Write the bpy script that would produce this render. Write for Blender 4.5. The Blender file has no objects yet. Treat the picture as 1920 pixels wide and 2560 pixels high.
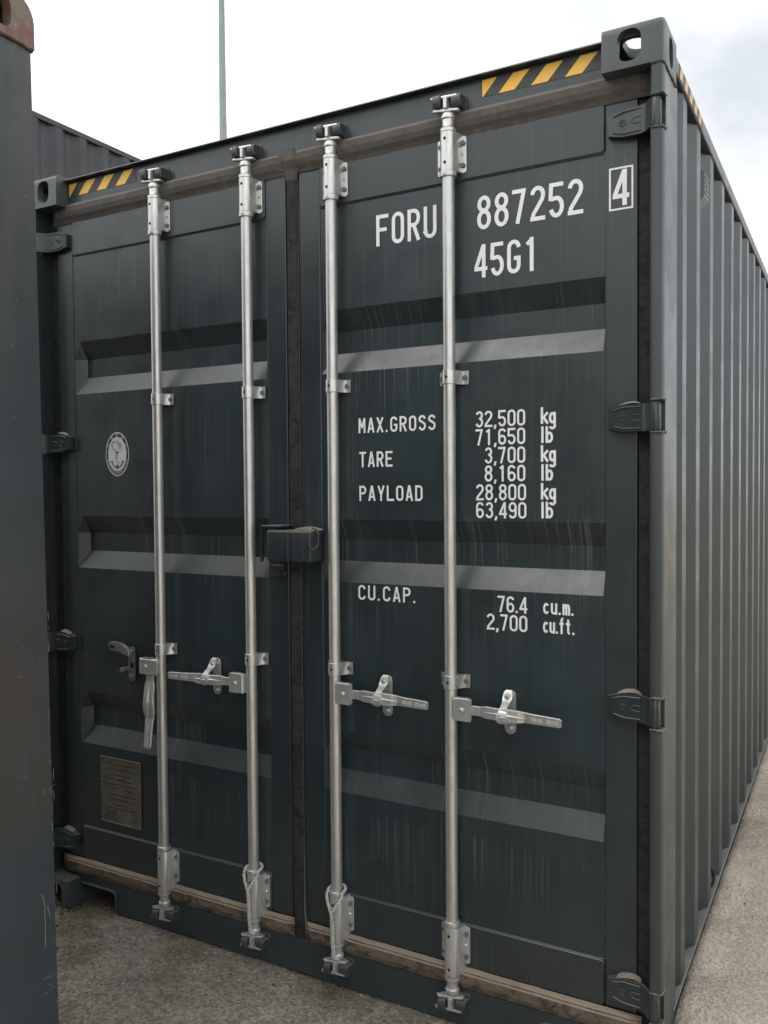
import bpy, bmesh, math, random
from mathutils import Vector, Matrix
import numpy as np
random.seed(7)
S = bpy.context.scene
COL = S.collection

# ---------------------------------------------------------------- camera
cam = bpy.data.cameras.new('camera'); camo = bpy.data.objects.new('camera', cam); COL.objects.link(camo)
camo.location = (2.88232, -2.32802, 1.67336)
camo.rotation_euler = (1.542010, 0.007329, 0.503010)
cam.sensor_fit = 'HORIZONTAL'; cam.sensor_width = 36.0; cam.lens = 36.0*2142.810/1920.0
cam.clip_start = 0.05; cam.clip_end = 1500
S.camera = camo

# ---------------------------------------------------------------- sky, sun, exposure
W = bpy.data.worlds.new('World'); S.world = W; W.use_nodes = True
wt = W.node_tree; wn = wt.nodes; wl = wt.links; wn.clear()
SUN_EL, SUN_AZ = math.radians(52), math.radians(215)      # azimuth clockwise from +y
wo = wn.new('ShaderNodeOutputWorld'); bg = wn.new('ShaderNodeBackground'); bg.inputs['Strength'].default_value = 0.1
sky = wn.new('ShaderNodeTexSky'); sky.sky_type = 'NISHITA'; sky.sun_disc = False
sky.sun_elevation = SUN_EL; sky.sun_rotation = SUN_AZ; sky.dust_density = 3.0
tc = wn.new('ShaderNodeTexCoord')
mp = wn.new('ShaderNodeMapping'); mp.inputs['Scale'].default_value = (1, 1, 1.6); mp.inputs['Location'].default_value = (7.7, 2.4, 3.1)
nz = wn.new('ShaderNodeTexNoise'); nz.inputs['Scale'].default_value = 1.9; nz.inputs['Detail'].default_value = 5; nz.inputs['Roughness'].default_value = 0.5
rp = wn.new('ShaderNodeValToRGB')
rp.color_ramp.elements[0].position = 0.36; rp.color_ramp.elements[0].color = (0.47, 0.495, 0.535, 1)
rp.color_ramp.elements[1].position = 0.56; rp.color_ramp.elements[1].color = (1, 1, 1, 1)
sc = wn.new('ShaderNodeVectorMath'); sc.operation = 'SCALE'; sc.inputs['Scale'].default_value = 13.0
mx = wn.new('ShaderNodeMixRGB'); mx.inputs['Fac'].default_value = 0.93
wl.new(tc.outputs['Generated'], mp.inputs['Vector']); wl.new(mp.outputs['Vector'], nz.inputs['Vector'])
wl.new(nz.outputs['Fac'], rp.inputs['Fac']); wl.new(rp.outputs['Color'], sc.inputs[0])
wl.new(sky.outputs['Color'], mx.inputs['Color1']); wl.new(sc.outputs['Vector'], mx.inputs['Color2'])
wl.new(mx.outputs['Color'], bg.inputs['Color']); wl.new(bg.outputs['Background'], wo.inputs['Surface'])

sl = bpy.data.lights.new('sun', 'SUN'); sl.energy = 0.6; sl.angle = math.radians(25); sl.color = (1.0, 0.97, 0.93)
so = bpy.data.objects.new('sun', sl); COL.objects.link(so)
sd = Vector((math.sin(SUN_AZ)*math.cos(SUN_EL), math.cos(SUN_AZ)*math.cos(SUN_EL), math.sin(SUN_EL)))
so.rotation_euler = sd.to_track_quat('Z', 'Y').to_euler(); so.location = sd*30

S.render.engine = 'CYCLES'
S.view_settings.view_transform = 'Standard'; S.view_settings.look = 'None'
S.view_settings.exposure = 0.4; S.view_settings.gamma = 1.0; S.view_settings.use_curve_mapping = False

# ---------------------------------------------------------------- material helpers
class NT:
    def __init__(s, name):
        s.m = bpy.data.materials.new(name); s.m.use_nodes = True
        s.t = s.m.node_tree; s.t.nodes.clear()
        s.out = s.n('OutputMaterial'); s.b = s.n('BsdfPrincipled')
        s.l(s.b.outputs[0], s.out.inputs['Surface'])
        s.tc = s.n('TexCoord')
    def n(s, t, **k):
        o = s.t.nodes.new('ShaderNode'+t)
        for a, v in k.items(): setattr(o, a, v)
        return o
    def l(s, a, b): s.t.links.new(a, b)
    def noise(s, scale, detail=4, rough=.5, mapscale=None, loc=(0, 0, 0), dist=0):
        o = s.n('TexNoise'); o.inputs['Scale'].default_value = scale; o.inputs['Detail'].default_value = detail
        o.inputs['Roughness'].default_value = rough; o.inputs['Distortion'].default_value = dist
        m = s.n('Mapping'); m.inputs['Location'].default_value = loc
        if mapscale: m.inputs['Scale'].default_value = mapscale
        s.l(s.tc.outputs['Object'], m.inputs[0]); s.l(m.outputs[0], o.inputs['Vector'])
        return o.outputs['Fac']
    def rng(s, v, a, b, c=0., d=1.):
        o = s.n('MapRange'); o.inputs[1].default_value = a; o.inputs[2].default_value = b
        o.inputs[3].default_value = c; o.inputs[4].default_value = d
        s.l(v, o.inputs[0]); return o.outputs[0]
    def math(s, op, a, b=None):
        o = s.n('Math', operation=op)
        for i, v in enumerate((a, b)):
            if v is None: continue
            if isinstance(v, (int, float)): o.inputs[i].default_value = v
            else: s.l(v, o.inputs[i])
        return o.outputs[0]
    def mix(s, f, a, b, bt='MIX'):
        o = s.n('MixRGB', blend_type=bt)
        for i, v in enumerate((f, a, b)):
            if isinstance(v, (int, float)): o.inputs[i].default_value = v
            elif isinstance(v, tuple): o.inputs[i].default_value = v+(1,)
            else: s.l(v, o.inputs[i])
        return o.outputs[0]
    def nz(s):
        g = s.n('NewGeometry'); x = s.n('SeparateXYZ'); s.l(g.outputs['Normal'], x.inputs[0]); return x.outputs['Z']
    def pos(s):
        x = s.n('SeparateXYZ'); s.l(s.tc.outputs['Object'], x.inputs[0]); return x.outputs
    def bump(s, h, strength, dist=.001, prev=None):
        o = s.n('Bump'); o.inputs['Strength'].default_value = strength; o.inputs['Distance'].default_value = dist
        s.l(h, o.inputs['Height'])
        if prev is not None: s.l(prev, o.inputs['Normal'])
        return o.outputs[0]
    def fin(s, color, rough, normal=None, metal=0., spec=.5):
        for k, v in (('Base Color', color), ('Roughness', rough), ('Metallic', metal), ('Specular IOR Level', spec)):
            i = s.b.inputs[k]
            if isinstance(v, tuple): i.default_value = v+(1,)
            elif isinstance(v, (int, float)): i.default_value = v
            else: s.l(v, i)
        if normal is not None: s.l(normal, s.b.inputs['Normal'])
        return s.m

def paint(name, base, rough=.4, dust=.5, streak=.25, grime=.0, dustcol=(.22, .205, .18), spec=.5, bands=(), ax=(1, 1)):
    t = NT(name)
    def sm(k, z): return (k*ax[0], k*ax[1], z)
    c = t.mix(t.rng(t.noise(3.1, 6, .6), .3, .7), tuple(v*.82 for v in base), tuple(v*1.18 for v in base))
    # fine vertical run-off streaks
    s1 = t.rng(t.noise(1, 3, .6, sm(210, 1.4)), .53, .70)
    s2 = t.rng(t.noise(2.0, 3, .5, (1, 1, 1.3), (3, 1, 7)), .42, .66)
    st = t.math('MULTIPLY', t.math('MULTIPLY', s1, s2), streak)
    c = t.mix(st, c, (.150, .150, .138))
    d1 = t.rng(t.noise(1, 3, .55, sm(34, .8), (5, 0, 2)), .5, .75)
    c = t.mix(t.math('MULTIPLY', d1, streak*.7), c, tuple(v*.45 for v in base))
    if bands:       # pale run-off lines that start under each pressed recess
        zz = t.pos()[2]; m = None
        for a, b_ in bands:
            q = t.math('MULTIPLY', t.rng(zz, b_+.015, b_-.01), t.rng(zz, a, b_-.03))
            m = q if m is None else t.math('MAXIMUM', m, q)
        ln = t.rng(t.noise(1, 2, .5, sm(190, .9), (2, 8, 4)), .575, .66)
        pm = t.rng(t.noise(4.5, 3, .5, (1, 1, .5), (6, 2, 9)), .38, .58)
        c = t.mix(t.math('MULTIPLY', t.math('MULTIPLY', ln, m), t.math('MULTIPLY', pm, .55)), c, (.17, .17, .155))
        blot = t.rng(t.noise(9, 5, .6, (1, 1, .7), (4, 4, 4)), .60, .72, 0, .55)
        c = t.mix(blot, c, tuple(v*.4 for v in base))
    # brown road film
    if grime:
        g = t.math('MULTIPLY', t.rng(t.noise(1.7, 5, .6, (1, 1, .6), (9, 2, 4)), .4, .68), grime)
        c = t.mix(g, c, (.055, .043, .032))
    # dust resting on ledges
    up = t.rng(t.nz(), .15, .9)
    dn = t.rng(t.noise(14, 5, .65), .25, .7, .45, 1)
    du = t.math('MULTIPLY', t.math('MULTIPLY', up, dn), dust)
    c = t.mix(du, c, dustcol)
    # specks
    sp = t.rng(t.noise(420, 2, .5), .70, .78)
    c = t.mix(t.math('MULTIPLY', sp, .10), c, (.16, .16, .15))
    r = t.math('ADD', t.rng(t.noise(7, 5, .6), .3, .7, rough-.06, rough+.10), t.math('MULTIPLY', du, .35))
    h = t.bump(t.noise(55, 4, .6), .10, .0015)
    h = t.bump(t.noise(2.2, 2, .5), .30, .006, h)
    return t.fin(c, r, h, 0, spec)

M = {}
M['paint'] = paint('anthracite_paint', (.0195, .0320, .0355), .34, .26, .40, .12, spec=.7, ax=(1, 0), bands=((.60, .86), (1.28, 1.57), (1.86, 2.06), (2.05, 2.25), (.36, .60)))
M['frame'] = paint('anthracite_paint_frame', (.0205, .0320, .0355), .33, .45, .30, .16, spec=.7, ax=(1, .3))
M['sill'] = paint('anthracite_paint_sill', (.027, .041, .046), .42, .50, .15, .15)
M['side'] = paint('anthracite_paint_side', (.0160, .0260, .0290), .33, .8, .10, .0, spec=.7, ax=(0, 1))
M['cast'] = paint('casting_paint', (.048, .058, .060), .42, .45, .08, .05, spec=.7)
M['back'] = paint('background_paint', (.045, .049, .056), .5, .4, .1, .1)
M['box'] = paint('lockbox_paint', (.022, .029, .034), .42, .6, .6, .25)

def galv(name, base=(.60, .61, .58), metal=.65, rough=.36, var=.1):
    t = NT(name)
    c = t.mix(t.rng(t.noise(28, 6, .7, (3, 3, .5)), .3, .7), tuple(v*.80 for v in base), tuple(v*1.12 for v in base))
    c = t.mix(t.rng(t.noise(1, 3, .6, (40, 40, 2)), .5, .8, 0, .35), c, (.26, .26, .24))
    c = t.mix(t.rng(t.noise(6, 4, .6, (1, 1, 1), (3, 3, 3)), .55, .75, 0, .3), c, (.36, .33, .28))
    r = t.rng(t.noise(9, 3, .5), .3, .7, rough-var, rough+var*1.3)
    return t.fin(c, r, None, metal)
M['galv'] = galv('galvanised_steel', (.64, .65, .62), .75, .32)
M['rod'] = galv('galvanised_tube', (.60, .61, .585), .72, .33, .03)
M['galvdull'] = galv('galvanised_casting', (.56, .565, .54), .6, .36)
M['galvdark'] = galv('galvanised_weathered', (.20, .21, .20), .4, .45)
M['pole'] = galv('galvanised_pole', (.30, .35, .36), .2, .55)

def simple(name, col, rough=.6, var=.2, scale=20, metal=0, bump=.0):
    t = NT(name)
    c = t.mix(t.rng(t.noise(scale, 5, .6), .3, .7), tuple(v*(1-var) for v in col), tuple(v*(1+var) for v in col))
    return t.fin(c, rough, t.bump(t.noise(scale*4, 3), bump, .001) if bump else None, metal)
M['galvlit'] = simple('lit_characters', (.72, .72, .69), .35, .1, 60, .2)  # handle characters: relief shading put into a lighter colour
M['white'] = simple('white_vinyl', (.78, .79, .77), .45, .06, 30)
M['yellow'] = simple('yellow_tape', (.80, .47, .06), .4, .08, 25)
M['black'] = simple('black_tape', (.035, .032, .029), .45, .2, 25)
M['tanside'] = simple('sheen_yellow_tape', (.62, .42, .20), .45, .1, 25)  # reflection on the side tape put into its pale tan colour
M['hole'] = simple('dark_hole', (.008, .008, .008), .9, .1)
M['bolt'] = simple('bolt_paint', (.105, .112, .110), .42, .25, 60)
M['keeper'] = paint('keeper_paint', (.040, .046, .048), .38, .7, .1, .1)
M['rope'] = simple('rope_fibre', (.50, .49, .45), .85, .25, 200, 0, .4)
M['navy'] = simple('navy_print', (.018, .018, .055), .5, .1)
M['greyprint'] = simple('grey_print', (.30, .31, .32), .5, .1)
M['stickerwhite'] = simple('sticker_white', (.55, .56, .55), .45, .05)
M['ink'] = simple('etched_ink', (.035, .028, .020), .6, .1)
M['twig'] = simple('dry_leaf', (.05, .035, .022), .8, .3)
M['weed'] = simple('weed_green', (.055, .075, .030), .7, .4, 60)
M['weld'] = paint('weld_paint', (.050, .056, .055), .40, .6, .05, .25)
M['vent'] = simple('vent_paint', (.17, .18, .19), .45, .1)

def platemat():
    t = NT('data_plate_metal')
    c = t.mix(t.rng(t.noise(18, 5, .6), .3, .7), (.12, .108, .092), (.19, .168, .142))
    return t.fin(c, .45, t.bump(t.noise(60, 3), .2, .001), .35)
M['plate'] = platemat()

def rubber(name, light, dark, lo, hi, toplit=.6):
    t = NT(name)
    n = t.rng(t.noise(26, 7, .72, (.7, 1, 1), (0, 0, 0), .6), lo, hi)
    c = t.mix(n, dark, light)
    c = t.mix(t.rng(t.noise(240, 3, .6), .45, .7, 0, .45), c, tuple(v*.55 for v in light))
    up = t.math('MULTIPLY', t.rng(t.nz(), .1, .7), toplit)
    c = t.mix(up, c, tuple(min(1, v*1.9) for v in light))  # light caught by upward facets is put into the colour
    return t.fin(c, .8, t.bump(t.noise(90, 5, .6), .5, .0015), 0, .3)
M['gtop'] = rubber('top_gasket_rubber', (.125, .113, .102), (.055, .048, .043), .2, .7)
M['gbot'] = rubber('bottom_gasket_rubber', (.165, .130, .100), (.042, .034, .028), .36, .54, 1.0)
M['gmid'] = rubber('centre_gasket_rubber', (.034, .034, .031), (.009, .009, .009), .36, .54)
M['dirt'] = simple('packed_dirt', (.26, .235, .20), .95, .25, 60, 0, .6)

def groundmat():
    t = NT('ground_surface')
    x, y, z = t.pos()
    # pale sand to the right of the container, darker worn asphalt in front of the doors
    wob = t.rng(t.noise(1.6, 5, .6), .3, .7, -.5, .5)
    right = t.rng(t.math('ADD', x, wob), 1.7, 2.5)
    big = t.noise(2.3, 6, .62)
    asph = t.mix(t.rng(big, .32, .66), (.18, .165, .142), (.31, .285, .25))
    moss = t.math('MULTIPLY', t.rng(t.noise(3.3, 5, .6, (1, 1, 1), (4, 9, 1)), .46, .64), .75)
    asph = t.mix(moss, asph, (.115, .095, .060))
    bluish = t.math('MULTIPLY', t.rng(t.noise(1.5, 5, .55, (1, 1, 1), (7.3, 2, 1)), .50, .60), t.rng(y, -.55, -1.2))  # darker bluish patches, further out from the doors
    asph = t.mix(t.math('MULTIPLY', bluish, .75), asph, (.075, .078, .082))
    sand = t.mix(t.rng(big, .3, .7), (.43, .38, .315), (.60, .54, .46))
    c = t.mix(right, asph, sand)
    trk = t.math('MULTIPLY', t.rng(t.noise(1, 3, .5, (5.5, .35, 1), (2, 2, 2)), .52, .60), right)
    c = t.mix(t.math('MULTIPLY', trk, .35), c, (.30, .27, .225))
    dk = t.math('MULTIPLY', t.rng(t.noise(2.6, 4, .6, (1, 1, 1), (1, 8, 5)), .50, .62), t.rng(right, 1, 0))
    c = t.mix(t.math('MULTIPLY', dk, .28), c, (.10, .093, .083))
    v = t.n('TexVoronoi'); v.inputs['Scale'].default_value = 105; t.l(t.tc.outputs['Object'], v.inputs['Vector'])
    vv = t.n('SeparateColor'); t.l(v.outputs['Color'], vv.inputs[0])
    gr = t.mix(vv.outputs[0], (.55, .55, .55), (1.42, 1.38, 1.32))
    gf = t.rng(right, 0, 1, .85, .35)
    c = t.mix(gf, c, t.mix(1.0, c, gr, 'MULTIPLY'))
    n2 = t.noise(330, 4, .7)
    c = t.mix(.75, c, t.mix(1.0, c, t.mix(t.rng(n2, .3, .7), (.55, .54, .53), (1.5, 1.47, 1.42)), 'MULTIPLY'))
    wh = t.rng(t.noise(150, 2, .5, (1, 1, 1), (2, 5, 2)), .68, .74)
    c = t.mix(t.math('MULTIPLY', wh, .55), c, (.42, .39, .35))
    h = t.bump(v.outputs['Distance'], .7, .004)
    h = t.bump(n2, .7, .003, h)
    h = t.bump(t.noise(12, 5, .6), .5, .02, h)
    return t.fin(c, .92, h, 0, .25)
M['ground'] = groundmat()

def fgmat():
    t = NT('scuffed_container_paint')
    x, y, z = t.pos()
    b = (.040, .050, .056)
    c = t.mix(t.rng(t.noise(3, 5, .6), .3, .7), tuple(v*.8 for v in b), tuple(v*1.2 for v in b))
    band = t.math('MULTIPLY', t.rng(z, .74, .86), t.rng(z, 1.70, 1.28))
    st = t.rng(t.noise(1, 6, .7, (70, 70, 5), (1, 0, 3)), .38, .62)
    c = t.mix(t.math('MULTIPLY', band, t.rng(st, 0, 1, .12, .95)), c, (.058, .047, .036))
    red = t.math('MULTIPLY', band, t.rng(t.noise(14, 6, .7, (1, 1, .6), (3, 4, 1)), .60, .70))
    c = t.mix(t.math('MULTIPLY', red, .7), c, (.11, .05, .038))
    up = t.math('MULTIPLY', t.rng(z, 1.9, 2.5), t.rng(t.noise(1, 5, .6, (14, 14, 2.2), (3, 0, 0)), .38, .62))
    c = t.mix(t.math('MULTIPLY', up, .55), c, (.085, .085, .065))
    sp = t.math('MULTIPLY', t.rng(t.noise(1, 4, .75, (240, 240, 30), (2, 2, 9)), .68, .74), t.rng(t.noise(5, 3), .5, .6))
    c = t.mix(t.math('MULTIPLY', sp, .8), c, (.36, .34, .30))
    sp2 = t.math('MULTIPLY', t.rng(t.noise(90, 4, .7, (1, 1, 1), (2, 2, 9)), .70, .76), .5)
    c = t.mix(sp2, c, (.30, .29, .26))
    r = t.rng(t.noise(8, 5), .3, .7, .38, .55)
    h = t.bump(t.noise(40, 4, .6), .15, .002)
    h = t.bump(t.noise(3, 2), .4, .008, h)
    return t.fin(c, r, h)
M['fg'] = fgmat()
def rustmat():
    t = NT('rusty_casting')
    c = t.mix(t.rng(t.noise(18, 7, .68), .44, .56), (.155, .125, .095), (.16, .062, .042))
    c = t.mix(t.rng(t.noise(60, 4, .7, (1, 1, 1), (2, 1, 1)), .64, .72, 0, .8), c, (.42, .38, .33))
    return t.fin(c, .6, t.bump(t.noise(45, 6, .7), .6, .002))
M['rust'] = rustmat()
M['scratch'] = simple('bare_scratch', (.24, .23, .20), .7, .3, 60)

# ---------------------------------------------------------------- mesh helpers
def newobj(name, bm, mat, parent=None, smooth=False, loc=None):
    me = bpy.data.meshes.new(name)
    bmesh.ops.recalc_face_normals(bm, faces=bm.faces)
    bm.to_mesh(me); bm.free()
    for m in (mat if isinstance(mat, (list, tuple)) else [mat]): me.materials.append(M[m] if isinstance(m, str) else m)
    if smooth:
        for p in me.polygons: p.use_smooth = True
        try: me.set_sharp_from_angle(angle=math.radians(38))
        except Exception: pass
    o = bpy.data.objects.new(name, me); COL.objects.link(o)
    if parent: o.parent = parent
    if loc: o.location = loc
    return o
def inst(src, name, parent, loc, rot=None):
    o = bpy.data.objects.new(name, src.data); COL.objects.link(o); o.parent = parent; o.location = loc
    if rot: o.rotation_euler = rot
    return o
def B(): return bmesh.new()
def box(bm, x0, x1, y0, y1, z0, z1, bev=0, mi=0, seg=1):
    r = bmesh.ops.create_cube(bm, size=1)
    vs = r['verts']
    for v in vs: v.co = Vector(((x0+x1)/2+v.co.x*(x1-x0), (y0+y1)/2+v.co.y*(y1-y0), (z0+z1)/2+v.co.z*(z1-z0)))
    fs = set(f for v in vs for f in v.link_faces)
    for f in fs: f.material_index = mi
    if bev:
        es = list(set(e for v in vs for e in v.link_edges))
        r = bmesh.ops.bevel(bm, geom=es, offset=bev, segments=seg, affect='EDGES', profile=.5)
        for f in r['faces']: f.material_index = mi
    return vs
def prism(bm, pts, axis, a0, a1, mi=0, bev=0):
    """extrude polygon pts (2D) along axis 'x' (pts=(y,z)), 'y' (pts=(x,z)) or 'z' (pts=(x,y))"""
    def P(u, v, a): return {'x': (a, u, v), 'y': (u, a, v), 'z': (u, v, a)}[axis]
    A = [bm.verts.new(P(u, v, a0)) for u, v in pts]; C = [bm.verts.new(P(u, v, a1)) for u, v in pts]
    n = len(pts); fs = [bm.faces.new(A), bm.faces.new(C[::-1])]
    for i in range(n): fs.append(bm.faces.new((A[i], C[i], C[(i+1) % n], A[(i+1) % n])))
    for f in fs: f.material_index = mi
    if bev:
        es = [e for f in fs[:2] for e in f.edges]
        bmesh.ops.bevel(bm, geom=list(set(es)), offset=bev, segments=1, affect='EDGES')
def lathe(bm, prof, cx, cy, n=20, a0=0, a1=2*math.pi, mi=0, cap=True):
    rings = []
    full = abs(a1-a0-2*math.pi) < 1e-6
    k = n if full else n+1
    for r, z in prof:
        rings.append([bm.verts.new((cx+r*math.cos(a0+(a1-a0)*i/n), cy+r*math.sin(a0+(a1-a0)*i/n), z)) for i in range(k)])
    for a, b in zip(rings, rings[1:]):
        for i in range(n):
            f = bm.faces.new((a[i], a[(i+1) % k], b[(i+1) % k], b[i])); f.material_index = mi
    if cap and full:
        bm.faces.new(rings[0][::-1]).material_index = mi; bm.faces.new(rings[-1]).material_index = mi
def tube(bm, path, r, n=8, mi=0, closed=False):
    path = [Vector(p) for p in path]; rings = []; up = Vector((.3, .2, 1)).normalized()
    N = len(path)
    for i, p in enumerate(path):
        a = path[(i-1) % N] if (closed or i > 0) else p
        b = path[(i+1) % N] if (closed or i < N-1) else p
        t = (b-a).normalized(); u = t.cross(up)
        if u.length < .05: u = t.cross(Vector((1, 0, 0)))
        u.normalize(); w = t.cross(u); rr = r[i] if isinstance(r, (list, tuple)) else r
        rings.append([bm.verts.new(p+u*rr*math.cos(2*math.pi*j/n)+w*rr*math.sin(2*math.pi*j/n)) for j in range(n)])
    rng = range(N) if closed else range(N-1)
    for i in rng:
        a, b = rings[i], rings[(i+1) % N]
        for j in range(n): bm.faces.new((a[j], a[(j+1) % n], b[(j+1) % n], b[j])).material_index = mi
    if not closed:
        bm.faces.new(rings[0][::-1]); bm.faces.new(rings[-1])
def rrect(x0, x1, z0, z1, r, n=4):
    pts = []
    for cx, cz, a in ((x1-r, z0+r, -90), (x1-r, z1-r, 0), (x0+r, z1-r, 90), (x0+r, z0+r, 180)):
        for i in range(n+1):
            t = math.radians(a+90*i/n); pts.append((cx+r*math.cos(t), cz+r*math.sin(t)))
    return pts
def lumps(bm, path, r, jit=.35, mi=0, n=7):
    p = [Vector(a) for a in path]; q = []; R = []
    for a, b in zip(p, p[1:]):
        L = (b-a).length; m = max(2, int(L/(r*1.1)))
        for i in range(m): q.append(a.lerp(b, i/m)+Vector([random.uniform(-1, 1)*r*jit*.5 for _ in range(3)])); R.append(r*random.uniform(1-jit, 1+jit))
    q.append(p[-1]); R.append(r*.6); R[0] = r*.6
    tube(bm, q, R, n, mi)
def tag(o, label=None, cat=None, group=None, kind=None):
    if label: o['label'] = label
    if cat: o['category'] = cat
    if group: o['group'] = group
    if kind: o['kind'] = kind
    return o
def empty(name, loc=(0, 0, 0), rot=(0, 0, 0)):
    o = bpy.data.objects.new(name, None); COL.objects.link(o); o.location = loc; o.rotation_euler = rot; return o
def bool_cut(bmA, cutters):
    def mk(b):
        bmesh.ops.recalc_face_normals(b, faces=b.faces)
        me = bpy.data.meshes.new('t'); b.to_mesh(me); b.free()
        o = bpy.data.objects.new('t', me); COL.objects.link(o); return o
    a = mk(bmA); cs = [mk(c) for c in cutters]
    for c in cs:
        m = a.modifiers.new('b', 'BOOLEAN'); m.operation = 'DIFFERENCE'; m.object = c; m.solver = 'EXACT'
    dg = bpy.context.evaluated_depsgraph_get(); dg.update()
    me = bpy.data.meshes.new_from_object(a.evaluated_get(dg))
    r = bmesh.new(); r.from_mesh(me)
    for o in [a]+cs:
        d = o.data; bpy.data.objects.remove(o); bpy.data.meshes.remove(d)
    bpy.data.meshes.remove(me)
    return r

# ---------------------------------------------------------------- stroke lettering
def arc(cx, cz, rx, rz, a0, a1, n=8):
    return [(cx+rx*math.cos(math.radians(a0+(a1-a0)*i/n)), cz+rz*math.sin(math.radians(a0+(a1-a0)*i/n))) for i in range(n+1)]
def glyphs(w, t):
    l, r, b, u = t/2, w-t/2, t/2, 1-t/2
    cx = w/2; rx = (r-l)/2; ry = .18; m = .53
    G = {}
    G['O'] = G['0'] = [arc(cx, u-ry, rx, ry, 180, 0)+arc(cx, b+ry, rx, ry, 0, -180)+[(l, u-ry)]]
    G['8'] = [arc(cx, u-.19, rx*.93, .19, 90, 450, 18), arc(cx, b+.235, rx, .235, 90, 450, 18)]
    G['7'] = [[(0, u), (w-t*.35, u)], [(w-t*.62, 1), (w*.36, 0)]]
    G['2'] = [arc(cx, u-.2, rx, .2, 175, -8)+[(r-.03, u-.34), (l+.03, b+.13), (l+.02, b+.02)], [(0, b), (w, b)]]
    G['5'] = [[(w-.02, u), (l-.01, u)], [(l+.01, 1), (l-.01, m-.03)], [(l, m)]+arc(cx, b+.25, rx, .25, 100, -165, 12)]
    G['4'] = [[(w*.72, 0), (w*.72, 1)], [(w*.70, .97), (t*.45, .30)], [(0, .27), (w, .27)]]
    G['G'] = [arc(cx, u-ry, rx, ry, 0, 180)+arc(cx, b+ry, rx, ry, 180, 360)+[(r, .44)], [(cx, .45), (w, .45)]]
    G['C'] = [arc(cx, u-ry, rx, ry, -8, 180)+arc(cx, b+ry, rx, ry, 180, 368)]
    G['1'] = [[(w*.56, 0), (w*.56, 1)], [(w*.56, .93), (w*.22, .80)]]
    G['3'] = [arc(cx, u-.2, rx*.93, .2, 165, -70, 9)+[(cx+.0, m)], [(cx-.02, m)]+arc(cx, b+.24, rx, .24, 80, -165, 10)]
    G['6'] = [arc(cx, b+.24, rx, .24, 90, 450, 18), arc(cx, u-.2, rx, .2, 15, 180)+[(l, b+.2)]]
    G['9'] = [arc(cx, u-.24, rx, .24, 90, 450, 18), arc(cx, b+.2, rx, .2, -165, 0)+[(r, u-.2)]]
    G['A'] = [[(t*.45, 0), (cx-.005, 1)], [(w-t*.45, 0), (cx+.005, 1)], [(w*.2, .27), (w*.8, .27)]]
    G['M'] = [[(l, 0), (l, 1)], [(r, 0), (r, 1)], [(l+.01, .97), (cx, .34)], [(r-.01, .97), (cx, .34)]]
    G['X'] = [[(t*.45, 0), (w-t*.45, 1)], [(t*.45, 1), (w-t*.45, 0)]]
    G['F'] = [[(l, 0), (l, 1)], [(l, u), (w, u)], [(l, .52), (w*.86, .52)]]
    G['E'] = [[(l, 0), (l, 1)], [(l, u), (w, u)], [(l, .52), (w*.86, .52)], [(l, b), (w, b)]]
    G['L'] = [[(l, 0), (l, 1)], [(l, b), (w, b)]]
    G['T'] = [[(cx, 0), (cx, 1)], [(0, u), (w, u)]]
    G['P'] = [[(l, 0), (l, 1)], [(l, u)]+arc(cx, u-.22, rx, .22, 90, -90)+[(l, u-.44)]]
    G['R'] = G['P']+[[(cx, .48), (w-t*.45, 0)]]
    G['D'] = [[(l, 0), (l, 1)], [(l, u)]+arc(cx, u-ry, rx, ry, 90, 0)+arc(cx, b+ry, rx, ry, 0, -90)+[(l, b)]]
    G['U'] = [[(l, 1), (l, b+ry)]+arc(cx, b+ry, rx, ry, 180, 360)+[(r, 1)]]
    G['Y'] = [[(cx, 0), (cx, .45)], [(t*.45, 1), (cx, .40)], [(w-t*.45, 1), (cx, .40)]]
    G['S'] = [arc(cx, u-.21, rx, .21, 12, 195, 9)+arc(cx, b+.24, rx, .24, 35, -165, 10)]
    G['H'] = [[(l, 0), (l, 1)], [(r, 0), (r, 1)], [(l, .5), (r, .5)]]
    G['K'] = [[(l, 0), (l, 1)], [(w, 1), (l, .42)], [(w*.35, .55), (w, 0)]]
    G['.'] = [[(t*.5, 0), (t*.5, t*1.05)]]
    G[','] = [[(t*.75, t*1.0), (t*.75, 0)], [(t*.72, .03), (t*.35, -t*1.0)]]
    # lower case
    G['l'] = [[(l, 0), (l, 1)]]
    G['b'] = [[(l, 0), (l, 1)], arc(cx, .34, rx, .34-t/2, 90, 450, 16)]
    G['k'] = [[(l, 0), (l, 1)], [(w, .68), (l, .28)], [(w*.36, .42), (w, 0)]]
    G['g'] = [arc(cx, .34, rx, .34-t/2, 90, 450, 16), [(r, .68), (r, -.14)]+arc(cx, -.14, rx, .14, 0, -165, 8)]
    G['c'] = [arc(cx, .34, rx, .34-t/2, 40, 320, 14)]
    G['u'] = [[(l, .68), (l, .25)]+arc(cx, .22, rx, .22-t/2, 180, 360, 8)+[(r, .25)], [(r, 0), (r, .68)]]
    G['m'] = [[(l, 0), (l, .68)]]+[[(l+k*rx*1.25, .42)]+arc(l+rx*.62+k*rx*1.25, .42, rx*.62, .26-t/2, 180, 0, 6)+[(l+rx*1.25+k*rx*1.25, 0)] for k in (0, 1)]
    G['f'] = [[(w*.42, 0), (w*.42, .8)]+arc(w*.42+.11, .8, .11, .2-t/2, 180, 80, 5), [(0, .62), (w*.8, .62)]]
    G['t'] = [[(w*.42, .9), (w*.42, .2)]+arc(w*.42+.11, .17, .11, .17-t/2, 180, 280, 5), [(0, .62), (w*.8, .62)]]
    return G
_layer = [0]
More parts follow.
